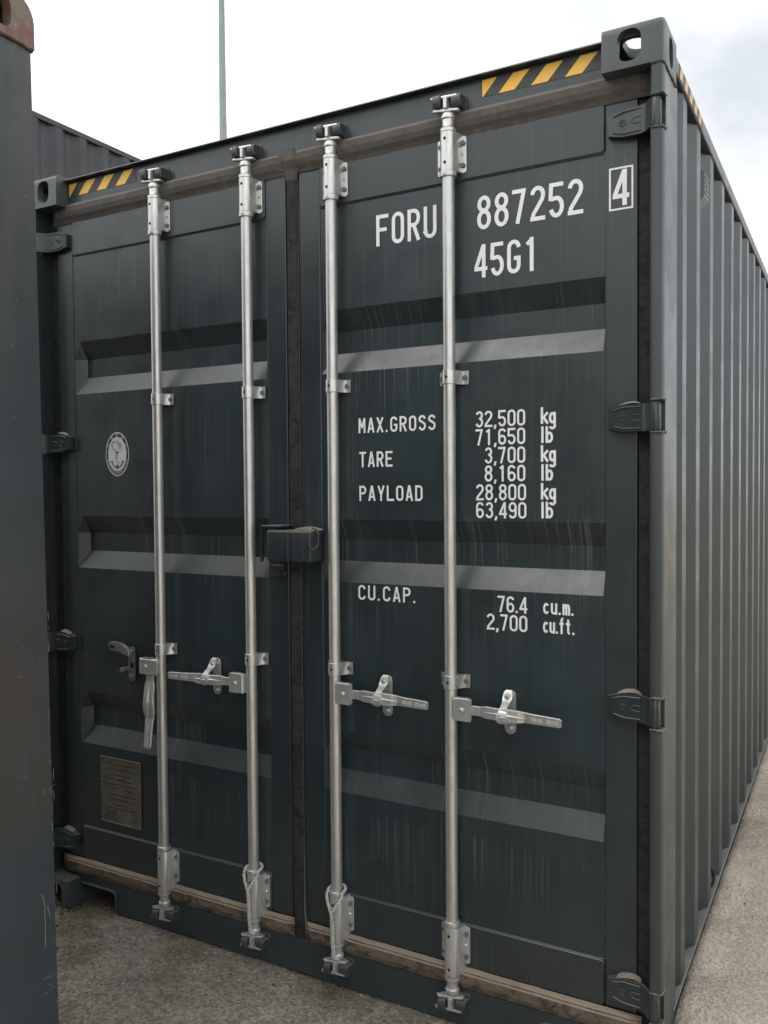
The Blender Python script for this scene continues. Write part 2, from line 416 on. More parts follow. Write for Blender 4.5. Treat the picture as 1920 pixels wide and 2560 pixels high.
def stroke(bm, pts, t, fn, mi=0):
    n = len(pts); L = []; R = []
    closed = n > 2 and (Vector(pts[0])-Vector(pts[-1])).length < 1e-4
    for i in range(n):
        a = Vector(pts[i-1]) if i > 0 else (Vector(pts[-2]) if closed else None)
        b = Vector(pts[i+1]) if i < n-1 else (Vector(pts[1]) if closed else None)
        p = Vector(pts[i])
        d1 = (p-a) if a is not None else (b-p); d2 = (b-p) if b is not None else (p-a)
        d1.normalize() if d1.length > 1e-7 else None; d2.normalize() if d2.length > 1e-7 else None
        n1 = Vector((-d1.y, d1.x)); n2 = Vector((-d2.y, d2.x)); m = n1+n2
        if m.length < 1e-5: m = n1
        m.normalize(); k = min(1.6, 1/max(.4, m.dot(n1)))
        L.append(p+m*t/2*k); R.append(p-m*t/2*k)
    off = _layer[0]*0.00002; _layer[0] = (_layer[0]+1) % 8
    VL = [bm.verts.new(fn(v.x, v.y, off)) for v in L]; VR = [bm.verts.new(fn(v.x, v.y, off)) for v in R]
    for i in range(n-1):
        try: bm.faces.new((VL[i], VL[i+1], VR[i+1], VR[i])).material_index = mi
        except ValueError: pass
def text_strokes(bm, s, x0, x1, z0, h, y, w=.46, t=.13, gap=.10, mi=0, dot=.5):
    G = glyphs(w, t); adv = []; cur = 0
    for i, c in enumerate(s):
        adv.append(cur)
        cw = {'.': t, ',': t*1.2, 'l': t, 'm': w*1.15+.0, '1': w}.get(c, w)
        last = cur+cw
        cur += cw+gap+(gap*.35 if c in '.,' else 0)
    sx = (x1-x0)/(last*h)
    for a, c in zip(adv, s):
        if c == ' ': continue
        for pl in G[c]:
            pts = [(x0+(a+u)*h*sx, z0+v*h) for u, v in pl]
            stroke(bm, pts, t*h, lambda u, v, off: (u, y-off, v), mi)
def font_mesh(bm, s, size, mat4, mi=0, xs=1.0, align='CENTER'):
    cu = bpy.data.curves.new('f', 'FONT'); cu.body = s; cu.size = size; cu.align_x = align; cu.fill_mode = 'BOTH'; cu.resolution_u = 3
    o = bpy.data.objects.new('f', cu); COL.objects.link(o)
    dg = bpy.context.evaluated_depsgraph_get(); dg.update()
    me = bpy.data.meshes.new_from_object(o.evaluated_get(dg))
    me.transform(mat4 @ Matrix.Diagonal((xs, 1, 1, 1)))
    k = len(bm.faces); bm.from_mesh(me)
    bm.faces.ensure_lookup_table()
    for f in bm.faces[k:]: f.material_index = mi
    bpy.data.objects.remove(o); bpy.data.curves.remove(cu); bpy.data.meshes.remove(me)
def wallmat(x, y, z): return Matrix.Translation((x, y, z)) @ Matrix.Rotation(math.radians(90), 4, 'X')

# ================================================================ GROUND
def gh(x, y):
    """height of the ground: a low bank of sand lies against the right-hand side of the container"""
    def ss(a, b, v):
        v = min(1, max(0, (v-a)/(b-a))); return v*v*(3-2*v)
    h = .006
    side = ss(2.37, 2.45, x)*ss(-.10, .30, y)*(1-.75*ss(2.9, 5.5, x))*(1-ss(12.3, 13.5, y))
    h += .160*side
    return h
def axis(lo, hi, fine0, fine1, df):
    v = list(np.arange(fine0, fine1+1e-6, df)); d = df
    a = fine0; left = []
    while a > lo: d *= 1.35; a -= d; left.append(a)
    d = df; b = fine1; right = []
    while b < hi: d *= 1.35; b += d; right.append(b)
    return left[::-1]+v+right
xs = axis(-220, 220, -.4, 4.2, .02); ys = axis(-220, 260, -2.0, 3.6, .025)
def rn(x, y):
    return (.0016*math.sin(x*23+math.sin(y*17)*2)+.0014*math.sin(y*31+x*11)+.003*math.sin(x*3.1+1)*math.sin(y*2.7))
verts = []
for y in ys:
    for x in xs:
        fade = 1 if (-1 < x < 6 and -3 < y < 5) else 0
        verts.append((x, y, gh(x, y)+(rn(x, y)+random.uniform(-.0012, .0012))*fade))
nx = len(xs); faces = [(j*nx+i, j*nx+i+1, (j+1)*nx+i+1, (j+1)*nx+i) for j in range(len(ys)-1) for i in range(nx-1)]
me = bpy.data.meshes.new('ground'); me.from_pydata(verts, [], faces); me.materials.append(M['ground'])
for p in me.polygons: p.use_smooth = True
ground = bpy.data.objects.new('ground', me); COL.objects.link(ground); tag(ground, kind='structure')

# loose grit: small stones scattered over the ground
def grit():
    bm = B(); base = bmesh.new(); bmesh.ops.create_icosphere(base, subdivisions=1, radius=1)
    bv = [v.co.copy() for v in base.verts]; bf = [[v.index for v in f.verts] for f in base.faces]; base.free()
    V = []; F = []; MI = []
    def add(x, y, r, mi):
        k = len(V); a = random.random()*6.28; sx, sy, sz = r*random.uniform(.7, 1.4), r*random.uniform(.7, 1.2), r*random.uniform(.45, .8)
        ca, sa = math.cos(a), math.sin(a); z = gh(x, y)+sz*.25
        for v in bv:
            q = random.uniform(.85, 1.12); px, py = v.x*sx*q, v.y*sy*q
            V.append((x+px*ca-py*sa, y+px*sa+py*ca, z+v.z*sz*q))
        for f in bf: F.append([k+i for i in f]); MI.append(mi)
    for _ in range(7000):
        x = random.uniform(-.2, 2.5); y = random.uniform(-1.7, .1)
        add(x, y, .0016+.0035*random.random()**3, random.choice((0, 0, 0, 1, 1, 2)))
    for _ in range(90):
        x = random.uniform(-.1, 2.3); y = random.uniform(-1.5, 0)
        add(x, y, random.uniform(.005, .009), random.choice((0, 1, 2)))
    for _ in range(2200):
        x = random.uniform(2.46, 3.6); y = random.uniform(.1, 3.5)
        add(x, y, .0013+.0025*random.random()**3, random.choice((0, 0, 1, 2)))
    me = bpy.data.meshes.new('gravel'); me.from_pydata(V, [], F)
    for c in ((.17, .15, .125), (.34, .31, .27), (.07, .065, .06)): me.materials.append(simple('grit', c, .9, .25, 90))
    me.polygons.foreach_set('material_index', MI)
    o = bpy.data.objects.new('gravel', me); COL.objects.link(o)
    tag(o, 'loose grit and small stones scattered over the ground', 'gravel', kind='stuff')
grit()

# ================================================================ SHARED CONTAINER PIECES
Hc, Wc, Lc = 2.896, 2.438, 12.192
def casting_bm(ox, oy, top, H=Hc, W_=Wc, L_=Lc, big=.022, side=.010):
    """corner casting; ox/oy = +1 at the high x / high y side"""
    sx, sy, sz = .162, .178, .118
    a = B(); box(a, 0, sx, 0, sy, 0, sz)             # outer faces at x=0, y=0, z=sz
    a.edges.ensure_lookup_table()
    def at(e, f): return all(f(v.co) for v in e.verts)
    a.free(); a = B()
    prism(a, rrect(0, sy, 0, sz, .001, 1), 'x', 0, sx)
    a.free(); a = B()
    # side profile with the top outer corner well rounded
    def prof(r): return [(sy, 0), (sy, sz)]+[(r-r*math.sin(q), sz-r+r*math.cos(q)) for q in np.linspace(0, math.pi/2, 7)]+[(0, 0)]
    pa, pb = prof(big), prof(big+.004)
    V = [[a.verts.new((x, y+dy, z-dz)) for y, z in pa] for x, dy, dz in ((side*.0, side, side*.6), (side*.3, side*.3, side*.18), (side, 0, 0), (sx, 0, 0))]
    for v in V[0]+V[1]:
        if v.co.y > sy: v.co.y = sy
        if v.co.z < 0: v.co.z = 0
    for p, q in zip(V, V[1:]):
        for i in range(len(pa)): a.faces.new((p[i], p[(i+1) % len(pa)], q[(i+1) % len(pa)], q[i]))
    a.faces.new(V[0]); a.faces.new(V[-1][::-1])
    cav = B(); box(cav, .028, sx-.020, .026, sy-.024, .022, sz-.026)
    h1 = B(); prism(h1, rrect(.089-.031, .089+.031, .017, .101, .026, 6), 'y', -.01, .0262)
    h2 = B(); prism(h2, [(u, v) for u, v in rrect(.1015-.0265, .1015+.0265, .018, .099, .025, 6)], 'x', -.01, .0282)
    h3 = B(); prism(h3, rrect(.089-.032, .089+.032, .1015-.060, .1015+.055, .03, 6), 'z', sz-.0262, sz+.01)
    r = bool_cut(a, [cav, h1, h2, h3])
    for v in r.verts:
        x, y, z = v.co
        v.co = ((W_-x) if ox > 0 else x, (L_-y) if oy > 0 else y, (H-sz+z) if top else sz-z)
    return r
def side_profile(y0, y1, xo, depth, sgn, first=None, pitch=.2885, start=.57, flat=.070):
    """corrugated sheet outline in (y, x) going back along the side"""
    pts = [(y0, xo-sgn*depth)]
    sl = .070
    seq = ([first] if first else [])
    k = 0
    while start+k*pitch+flat+sl < y1: seq.append((start+k*pitch, start+k*pitch+flat)); k += 1
    for a, b in seq:
        pts += [(max(y0+.001, a-sl), xo-sgn*depth), (a, xo), (b, xo), (b+sl, xo-sgn*depth)]
    pts.append((y1, xo-sgn*depth))
    return pts
def side_wall_bm(pts, z0, z1, sgn, th=.004):
    bm = B()
    def row(z, off): return [bm.verts.new((x-sgn*off, y, z)) for y, x in pts]
    a0, a1 = row(z0, 0), row(z1, 0); b0, b1 = row(z0, th), row(z1, th)
    for i in range(len(pts)-1):
        bm.faces.new((a0[i], a0[i+1], a1[i+1], a1[i])); bm.faces.new((b0[i], b1[i], b1[i+1], b0[i+1]))
        bm.faces.new((a1[i], a1[i+1], b1[i+1], b1[i])); bm.faces.new((a0[i], b0[i], b0[i+1], a0[i+1]))
    bm.faces.new((a0[0], a1[0], b1[0], b0[0])); bm.faces.new((a0[-1], b0[-1], b1[-1], a1[-1]))
    bmesh.ops.bevel(bm, geom=[e for e in bm.edges if abs(e.verts[0].co.z-e.verts[1].co.z) > 1 and .2 < e.calc_face_angle(0) < 1.4], offset=.004, segments=2, affect='EDGES')
    return bm

# ================================================================ MAIN CONTAINER
C = empty('shipping_container')
tag(C, 'dark grey high cube shipping container with closed doors and white 887252 lettering', 'shipping container')

for (ox, oy, top) in ((0, 0, 1), (1, 0, 1), (0, 0, 0), (1, 0, 0), (0, 1, 1), (1, 1, 1), (0, 1, 0), (1, 1, 0)):
    newobj('corner_casting', casting_bm(ox, oy, top), 'cast', C, smooth=True)

HZ = (2.653, 1.857, 1.063, .263)          # hinge centres
HG = .041                                 # half height of the hinge gaps
def mirx(bm):
    for v in bm.verts: v.co.x = Wc-v.co.x
    return bm
def mir(fn):
    """build fn() as is and mirrored"""
    return [(fn(), 0), (mirx(fn()), 1)]
# corner posts at the door end
def post_bm():
    bm = B()
    prism(bm, [(2.411, .042), (2.436, .042), (2.436, .205), (2.428, .213), (2.392, .213), (2.360, .180), (2.360, .112), (2.411, .104)], 'z', .116, 2.780)
    prism(bm, [(2.404, .080), (2.404, .040), (2.410, .040), (2.410, .080)], 'z', .117, 2.779)
    zs = [.118]+sum([[z-HG, z+HG] for z in HZ[::-1]], [])+[2.778]
    for a, b in zip(zs[::2], zs[1::2]):
        prism(bm, [(2.403, .041), (2.403, .008), (2.407, .004), (2.428, .004), (2.433, .006), (2.4362, .012), (2.4362, .041)], 'z', a, b)
    return bm
for b, m in mir(post_bm): newobj('corner_post', b, 'frame', C, smooth=True)
# weld beads on the posts
bp = [[(2.404, .003, z+s*(HG+.001)), (2.436, .003, z+s*(HG+.003)), (2.438, .035, z+s*(HG+.002))] for z in HZ for s in (-1, 1)]
bp.append([(2.403, .003, 2.777), (2.432, .003, 2.778), (2.4375, .01, 2.776), (2.4375, .10, 2.777), (2.4375, .175, 2.777)])
for q in bp:
    for b, m in mir(lambda: (lambda t: (lumps(t, q, .0035, .42), t)[1])(B())): newobj('weld_bead', b, 'weld', C, smooth=True)
# header with lip
bm = B()
box(bm, .162, 2.276, .060, .135, 2.780, 2.876, .002)
prism(bm, [(.034, 2.8765), (.036, 2.881), (.20, 2.887), (.20, 2.8765)], 'x', .150, 2.288, bev=.0)
newobj('header', bm, 'frame', C)
# sill with fork cut-outs at both ends
sp = [(.163, .020), (.163, .090)]
bm = B()
R_ = .012
sill = [(.162, .128), (.162, .092), (.335, .092), (.347, .088), (.352, .076), (.352, .016), (2.086, .016), (2.086, .076), (2.091, .088), (2.103, .092), (2.276, .092), (2.276, .128)]
prism(bm, sill, 'y', .060, .140)
rim = [(.170, .097), (.340, .097), (.354, .090), (.358, .076), (.358, .014)]
tube(bm, [(x, .060, z) for x, z in rim], .0055, 8)
tube(bm, [(Wc-x, .060, z) for x, z in rim], .0055, 8)
newobj('sill', bm, 'sill', C, smooth=True)
# rails, walls, roof, floor, far end
for s in (0, 1):
    x = (lambda v: v) if s else (lambda v: Wc-v)
    xs_ = sorted((x(2.378), x(2.438)))
    bm = B(); box(bm, xs_[0], xs_[1], .178, Lc-.178, 2.818, 2.862, .003); newobj('top_rail', bm, 'side', C)
    bm = B(); a, b = sorted((x(2.372), x(2.438)))
    box(bm, a, b, .178, Lc-.178, .162, .172, .002); c, d = sorted((x(2.372), x(2.382))); box(bm, c, d, .20, Lc-.20, .03, .161)
    box(bm, *sorted((x(2.383), x(2.436))), .20, Lc-.20, .03, .038)
    newobj('bottom_rail', bm, 'side', C)
    sgn = 1 if s else -1
    pts = side_profile(.205, Lc-.2, x(2.432), .036, sgn, first=(.320, .386))
    newobj('side_wall', side_wall_bm(pts, .173, 2.817, sgn), 'side', C)
bm = B(); y = .21; 
while y < Lc-.4:
    box(bm, .07, 2.368, y, y+.09, 2.862, 2.876); box(bm, .07, 2.368, y+.0905, y+.18, 2.858, 2.866); y += .181
newobj('roof', bm, 'side', C)
bm = B(); box(bm, .07, 2.368, .15, Lc-.1, .10, .16); newobj('floor', bm, 'side', C)
bm = B(); box(bm, .05, 2.388, Lc-.12, Lc-.05, .04, 2.86); newobj('end_wall', bm, 'side', C)
# side vents
for yv in (.715, 3.17):
    bm = B()
    prism(bm, [(2.398, 2.60), (2.434, 2.638), (2.434, 2.712), (2.426, 2.722), (2.398, 2.722)], 'y', yv, yv+.085)
    for k in range(4): box(bm, 2.4345, 2.4365, yv+.008, yv+.077, 2.648+k*.017, 2.654+k*.017)
    newobj('side_vent', bm, 'vent', C)
# lashing ring on the bottom rail
bm = B(); tube(bm, [(2.414+.016*math.cos(a), 1.02+.030*math.sin(a), .205+.022*math.sin(a)) for a in np.linspace(0, 2*math.pi, 15)[:-1]], .0055, 7, closed=True)
newobj('lashing_ring', bm, 'hole', C, smooth=True)

# hazard tape
def tape(x0, x1, n, z0=2.820, z1=2.869, y=.0590):
    bm = B(); box(bm, x0, x1, y, .0598, z0, z1, mi=1)
    sl = .045; per = .0987
    for k in range(n):
        a, b = x0+per*k-.047, x0+per*k+.002
        ly = y-.0006
        if k == 0: P = [(x0+.0005, z0+.0005), (x0+.003, z0+.0005), (x0+sl+.002, z1), (x0+.0005, z1)]
        else: P = [(a, z0+.0005), (b, z0+.0005), (b+sl, z1), (a+sl, z1)]
        P = [(min(u, x1), v) for u, v in P]
        f = bm.faces.new([bm.verts.new((u, ly, v)) for u, v in P]); f.material_index = 0
    return newobj('hazard_tape', bm, ['yellow', 'black'], C)
tape(.1685, .525, 4); tape(1.909, 2.2755, 4)
bm = B(); box(bm, 2.4381, 2.4388, .220, .62, 2.820, 2.860, mi=1)
for k in range(5):
    a = .222+k*.083
    P = [(a, 2.8205), (a+.041, 2.8205), (a+.041+.02, 2.8595), (a+.02, 2.8595)]
    bm.faces.new([bm.verts.new((2.4392, u, v)) for u, v in P]).material_index = 0
newobj('hazard_tape', bm, ['tanside', 'black'], C)

# ---------------------------------------------------------------- doors
def door_panel(xa, xb):
    """corrugated leaf; xa<xb outer limits of the recessed sheet"""
    bm = B(); Y, D = .072, .036
    zs = [(.320, 0)]
    for zc in (.766, 1.466, 2.152): zs += [(zc-.103, 0), (zc-.036, 1), (zc+.036, 1), (zc+.103, 0)]
    zs.append((2.600, 0))
    cols = [(xa, 0), (xa+.032, 1), (xb-.006, 1), (xb, 0)]
    grid = []
    for z, d in zs:
        r = []
        for i, (x, q) in enumerate(cols): r.append(bm.verts.new((x, Y+D*d*q, z)))
        grid.append(r)
    for a, b in zip(grid, grid[1:]):
        for i in range(3): bm.faces.new((a[i], a[i+1], b[i+1], b[i]))
    es = [e for e in bm.edges if e.is_manifold and e.calc_face_angle(0) > .2]
    bmesh.ops.bevel(bm, geom=es, offset=.021, segments=7, affect='EDGES')
    return bm
def make_door(left):
    mx = (lambda v: Wc-v) if left else (lambda v: v)      # geometry is written for the right-hand leaf
    def mb(bm):
        if left: mirx(bm)
        return bm
    xa, xb = 1.329, 2.269
    a, b = sorted((mx(xa), mx(xb)))
    leaf = newobj('door', door_panel(a, b), 'paint', C)
    bm = B()
    box(bm, 1.245, xa+.001, .069, .118, .195, 2.765, .004, seg=2)
    box(bm, xb-.001, 2.357, .069, .118, .195, 2.765, .004, seg=2)
    newobj('door_stile', mb(bm), 'frame', leaf)
    for (z0, z1) in ((2.594, 2.764), (.196, .326)):
        bm = B(); prism(bm, rrect(xa+.0015, xb-.0015, z0, z1, .012, 4), 'y', .0655, .117, bev=.0022)
        newobj('door_rail', mb(bm), 'frame', leaf, smooth=True)
        bm = B(); z = z0-.001 if z0 > 1 else z1+.001
        lumps(bm, [(xa+.004, .071, z), (xb-.004, .071, z)], .0030, .12); newobj('weld_bead', mb(bm), 'frame', leaf, smooth=True)
    # backing sheet behind (closes the leaf)
    bm = B(); box(bm, xa, xb, .113, .117, .195, 2.76); newobj('inner_sheet', mb(bm), 'frame', leaf)
    # hinges
    for z in HZ:
        bm = B()
        st = [(2.280, .050, .025), (2.284, .047, .027), (2.322, .045, .036), (2.372, .0405, .037), (2.388, .030, .037), (2.396, .017, .037), (2.405, .007, .037)]
        top = []; bot = []; topb = []; botb = []
        for x, y, hz in st:
            top.append(bm.verts.new((x, y, z+hz))); bot.append(bm.verts.new((x, y, z-hz)))
            topb.append(bm.verts.new((x, .0685 if x < 2.37 else y+.012, z+hz))); botb.append(bm.verts.new((x, .0685 if x < 2.37 else y+.012, z-hz)))
        for i in range(len(st)-1):
            bm.faces.new((top[i], top[i+1], bot[i+1], bot[i])); bm.faces.new((top[i], topb[i], topb[i+1], top[i+1]))
            bm.faces.new((bot[i], bot[i+1], botb[i+1], botb[i])); bm.faces.new((topb[i], botb[i], botb[i+1], topb[i+1]))
        bm.faces.new((top[0], bot[0], botb[0], topb[0])); bm.faces.new((top[-1], topb[-1], botb[-1], bot[-1]))
        bmesh.ops.bevel(bm, geom=[e for e in bm.edges if e.calc_face_angle(0) > .9], offset=.002, segments=2, affect='EDGES')
        lathe(bm, [(.0, z-.0385), (.0125, z-.0385), (.0135, z-.0365), (.0135, z+.0365), (.0125, z+.0385), (.0, z+.0385)], 2.4155, .018, 18, cap=False)
        box(bm, 2.404, 2.4285, .006, .036, z-.037, z+.037, .003)
        for s in (-1, 1):     # pressed ribs
            tube(bm, [(2.296, .0462, z+s*.0215), (2.325, .0440, z+s*.029), (2.372, .0415, z+s*.0295)], .0024, 6)
            tube(bm, [(2.346, .0436, z+s*.002), (2.352, .0430, z+s*.0075), (2.372, .0415, z+s*.008)], .0020, 6)
        tube(bm, [(2.322+.010*math.cos(q), .0440, z+.0075*math.sin(q)) for q in np.linspace(0, 2*math.pi, 17)[:-1]], .0011, 6, closed=True)
        tube(bm, [(2.317, .0445, z-.001), (2.322, .0440, z+.002), (2.327, .0438, z-.001)], .0011, 5)
        newobj('hinge', mb(bm), 'frame', leaf, smooth=True)
        if z < 2.5:
            bm = B()
            pr = [(.0, 0), (.010, .006), (.022, .0105), (.034, .012), (.047, .0125), (.058, .008), (.066, 0)]
            vs0 = [bm.verts.new((2.305+u, .049, z+.0325+min(.004, u*.1)+h*.35+random.uniform(0, .0008))) for u, h in pr]
            vs1 = [bm.verts.new((2.305+u, .0680, z+.0345+h+random.uniform(0, .0015))) for u, h in pr]
            vs2 = [bm.verts.new((2.305+u, .0680, z+.028)) for u, h in pr]
            for i in range(len(pr)-1):
                bm.faces.new((vs0[i], vs0[i+1], vs1[i+1], vs1[i])); bm.faces.new((vs1[i], vs1[i+1], vs2[i+1], vs2[i]))
            newobj('dirt_deposit', mb(bm), 'dirt', leaf, smooth=True)
    return leaf
doorL = make_door(True); doorR = make_door(False)

# gaskets
def gasket(name, prof, x0, x1, mat):
    bm = B(); n = int((x1-x0)/.03); ring = []
    for i in range(n+1):
        x = x0+(x1-x0)*i/n
        e = min(1, (x-x0)/.03+.35, (x1-x)/.03+.35)
        ring.append([bm.verts.new((x, .068+(y-.068)*e+random.uniform(-.0005, .0005), z+random.uniform(-.0006, .0006))) for y, z in prof])
    for a, b in zip(ring, ring[1:]):
        for j in range(len(prof)-1): bm.faces.new((a[j], a[j+1], b[j+1], b[j]))
    bm.faces.new(ring[0]); bm.faces.new(ring[-1][::-1])
    return newobj(name, bm, mat, C, smooth=False)
for x0, x1 in ((.072, 1.197), (1.222, 2.392)):
    gasket('top_gasket', [(.0672, 2.797), (.052, 2.790), (.046, 2.780), (.0455, 2.760), (.051, 2.744), (.060, 2.732), (.0655, 2.721)], x0, x1, 'gtop')
for x0, x1 in ((.068, 1.205), (1.247, 2.372)):
    gasket('bottom_gasket', [(.0655, .1955), (.056, .194), (.051, .187), (.052, .183), (.0485, .178), (.050, .152), (.0590, .132)], x0, x1, 'gbot')
bm = B()                                                 # centre flap between the leaves
pr = [(1.199, .0675), (1.203, .0620), (1.221, .0605), (1.238, .0615), (1.2415, .0645), (1.244, .0675)]
zs = [.128]+list(np.linspace(.17, 2.70, 60))+[2.735, 2.76, 2.785, 2.798]
R2 = []
for z in zs:
    k = 1+(.30 if z > 2.72 else 0)*(1 if z < 2.79 else .6); dy = -.020 if z > 2.745 else (-.008 if z > 2.72 else 0)
    R2.append([bm.verts.new((1.221+(x-1.221)*k+random.uniform(-.0004, .0004), y+dy, z)) for x, y in pr])
for a, b in zip(R2, R2[1:]):
    for j in range(len(pr)-1): bm.faces.new((a[j], a[j+1], b[j+1], b[j]))
bm.faces.new(R2[-1])
for f in bm.faces:
    if f.calc_center_median().z > 2.70: f.material_index = 1
newobj('centre_gasket', bm, ['gmid', 'gtop'], C)
bm = B(); tube(bm, [(1.2455, .0665, .20), (1.2452, .0665, 1.2), (1.2455, .0665, 2.70)], .0013, 6); tube(bm, [(1.262, .055, .176), (1.251, .0595, .215), (1.2475, .0625, .30), (1.2465, .0645, .40), (1.246, .066, .44)], [.005, .004, .0035, .003, .001], 8)
newobj('gasket_lip', bm, 'gtop', C, smooth=True)
def sg():
    bm = B(); box(bm, 2.3585, 2.4025, .077, .100, .15, 2.775); return bm
for b, m in mir(sg): newobj('side_gasket', b, 'gmid', C)
bm = B(); box(bm, .10, 2.34, .119, .135, .10, 2.80); newobj('door_frame_backing', bm, 'hole', C)

# ---------------------------------------------------------------- door hardware (built once, then copied)
bm = B()
pts = [(.0078*math.cos(math.radians(60*i+10)), .0078*math.sin(math.radians(60*i+10))) for i in range(6)]
prism(bm, pts, 'y', -.006, 0, bev=.0008)
bolt0 = newobj('bolt', bm, 'bolt', doorR); bolt0.location = (1.809+.036, .062, 2.70)
_b = [True]
def bolt(par, x, y, z, s=1.0):
    if _b[0]:
        _b[0] = False; bolt0.parent = par; bolt0.location = (x, y, z); return
    o = inst(bolt0, 'bolt', par, (x, y, z), (0, random.random(), 0)); o.scale = (s, 1, s)
YR, RR = .035, .0185
def bracket_bm(z0, z1, cz0, cz1, fl=.047):
    """guide bracket: half shell over the bar, two flanges, holes; relative to the bar axis"""
    bm = B(); r = .0238
    prof = []
    for q in np.linspace(0, math.pi, 13): prof.append((-r*math.cos(q)*1.0, YR-r*math.sin(q)))
    # shell + flanges outline in (x,y)
    for s in (-1, 1):
        x0, x1 = sorted((s*.0225, s*fl))
        prism(bm, rrect(x0, x1, z0, z1, .008, 3), 'y', .0615, .0660, bev=.0008)
    hp = [(-r-.0008, .0655), (-r-.0008, YR)]+prof[1:-1]+[(r+.0008, YR), (r+.0095, .0610), (r+.0095, .0655)]
    hp = [(-.0325, .0655), (-.0325, .0612)]+hp[1:]
    prism(bm, hp, 'z', cz0, cz1, bev=.0008)
    for s in (-1, 1):
        zc = (z0+z1)/2
        v = [bm.verts.new(c) for c in ((s*.0335, .0612, zc-.005), (s*.0335, .0612, zc+.005), (s*.0285, .0545, zc), (s*.040, .0612, zc))]
        bm.faces.new((v[0], v[1], v[2])); bm.faces.new((v[0], v[2], v[3])); bm.faces.new((v[1], v[3], v[2])); bm.faces.new((v[0], v[3], v[1]))
    for zz in (cz0+.022, cz1-.022):
        cv = [bm.verts.new((.0042*math.cos(a)-.0005, YR-r-.0009, zz+.0048*math.sin(a))) for a in np.linspace(0, 2*math.pi, 13)[:-1]]
        bm.faces.new(cv).material_index = 1
    return bm
def clamp_bm():
    bm = B(); r = .0222
    hp = [(-.044, .0665), (-.044, .0635), (-.030, .0632), (-r-.002, .048), (-r, YR)]
    for q in np.linspace(.15, math.pi-.15, 12): hp.append((-r*math.cos(q), YR-r*math.sin(q)))
    hp += [(r, YR), (r+.003, .050), (.036, .0632), (.051, .0635), (.051, .0665)]
    n = len(hp)
    prism(bm, hp, 'z', -.0205, .0205, bev=.001)
    cv = [bm.verts.new((.0038*math.cos(a), YR-r-.0008, .0045*math.sin(a))) for a in np.linspace(0, 2*math.pi, 13)[:-1]]
    bm.faces.new(cv).material_index = 1
    return bm
def cam_bm(s):
    """cam end: forged head with prongs above and below; s=+1 top, -1 bottom. z=0 at the start of the neck"""
    bm = B()
    def Z(v): return s*v
    P = [(RR, 0), (.0245, .001), (.0245, .010), (.0195, .016), (.0180, .020), (.0180, .037), (.0215, .041), (.0215, .050), (.0185, .056), (.013, .060), (.011, .072)]
    lathe(bm, [(r, Z(z)) for r, z in P], 0, YR, 20)
    # lower prongs (a swept wing), web and top bar
    a, b = sorted((Z(.060), Z(.067)))
    prism(bm, [(-.046, .018), (-.036, .010), (-.010, .018), (.010, .022), (.036, .030), (.036, .046), (.010, .052), (-.012, .050), (-.030, .030)], 'z', a, b, bev=.0016)
    a, b = sorted((Z(.066), Z(.098))); box(bm, -.011, .006, .018, .048, a, b, .003)
    a, b = sorted((Z(.068), Z(.096))); prism(bm, [(-.004, .010), (.006, .010), (.010, .05), (-.01, .05)], 'z', a, b)
    a, b = sorted((Z(.098), Z(.105)))
    prism(bm, [(-.052, .020), (-.046, .012), (-.018, .016), (.034, .020), (.040, .034), (.034, .050), (-.008, .052), (-.034, .034)], 'z', a, b, bev=.0016)
    return bm
def keeper_bm(s):
    bm = B()
    def zz(a, b): return sorted((s*a, s*b))
    a, b = zz(.060, .112); prism(bm, rrect(-.044, .052, a, b, .010, 3), 'y', .0545, .0598, bev=.001)
    for x0, x1, y0 in ((-.038, -.014, .004), (.014, .046, .020)):
        a, b = zz(.070, .106)
        m = (a+b)/2
        prism(bm, [(y0+.006, a), (.056, a-.002*s), (.056, b+.002*s), (y0+.004, b), (y0, b-.008), (y0, a+.010)], 'x', x0, x1, bev=.002)
    return bm
TOPZ, BOTZ = 2.727, .178
XR = (.636, 1.053, 1.394, 1.809)
first = {}
def put(key, name, bmf, mat, par, loc, smooth=True):
    if key not in first:
        o = newobj(name, bmf(), mat, par, smooth); o.location = loc; first[key] = o; return o
    return inst(first[key], name, par, loc)
for i, x in enumerate(XR):
    d = doorL if i < 2 else doorR
    def rod():
        bm = B(); lathe(bm, [(RR, BOTZ), (RR, .60), (RR, 1.2), (RR, 1.9), (RR, TOPZ)], 0, YR, 24)
        lathe(bm, [(.0188, 2.596), (.0245, 2.597), (.0255, 2.603), (.0250, 2.612), (.0188, 2.613)], 0, YR, 24, cap=False)
        lathe(bm, [(.0188, .330), (.0240, .331), (.0255, .337), (.0240, .346), (.0188, .349)], 0, YR, 24, cap=False)
        return bm
    put('rod', 'locking_bar', rod, 'rod', d, (x, 0, 0))
    put('brt', 'guide_bracket', lambda: bracket_bm(2.612, 2.722, 2.613, 2.727), ['galv', 'hole'], d, (x, 0, 0))
    put('brb', 'guide_bracket', lambda: bracket_bm(.208, .322, .182, .329), ['galvdull', 'hole'], d, (x, 0, 0))
    put('camt', 'cam', lambda: cam_bm(1), 'galv', d, (x, 0, TOPZ))
    put('camb', 'cam', lambda: cam_bm(-1), 'galvdull', d, (x, 0, BOTZ))
    put('kt', 'cam_keeper', lambda: keeper_bm(1), 'keeper', C, (x, 0, TOPZ))
    put('kb', 'cam_keeper', lambda: keeper_bm(-1), 'keeper', C, (x, 0, BOTZ-.001))
    for zc in (2.002, 1.082):
        put('clamp', 'bar_clamp', clamp_bm, ['galv', 'hole'], d, (x, 0, zc)); bolt(d, x+.040, .0633, zc)
        bolt(d, x-.037, .0633, zc)
    for s in (-1, 1):
        for zc in (2.700, 2.634, .300, .230): bolt(d, x+s*.037, .0615, zc)

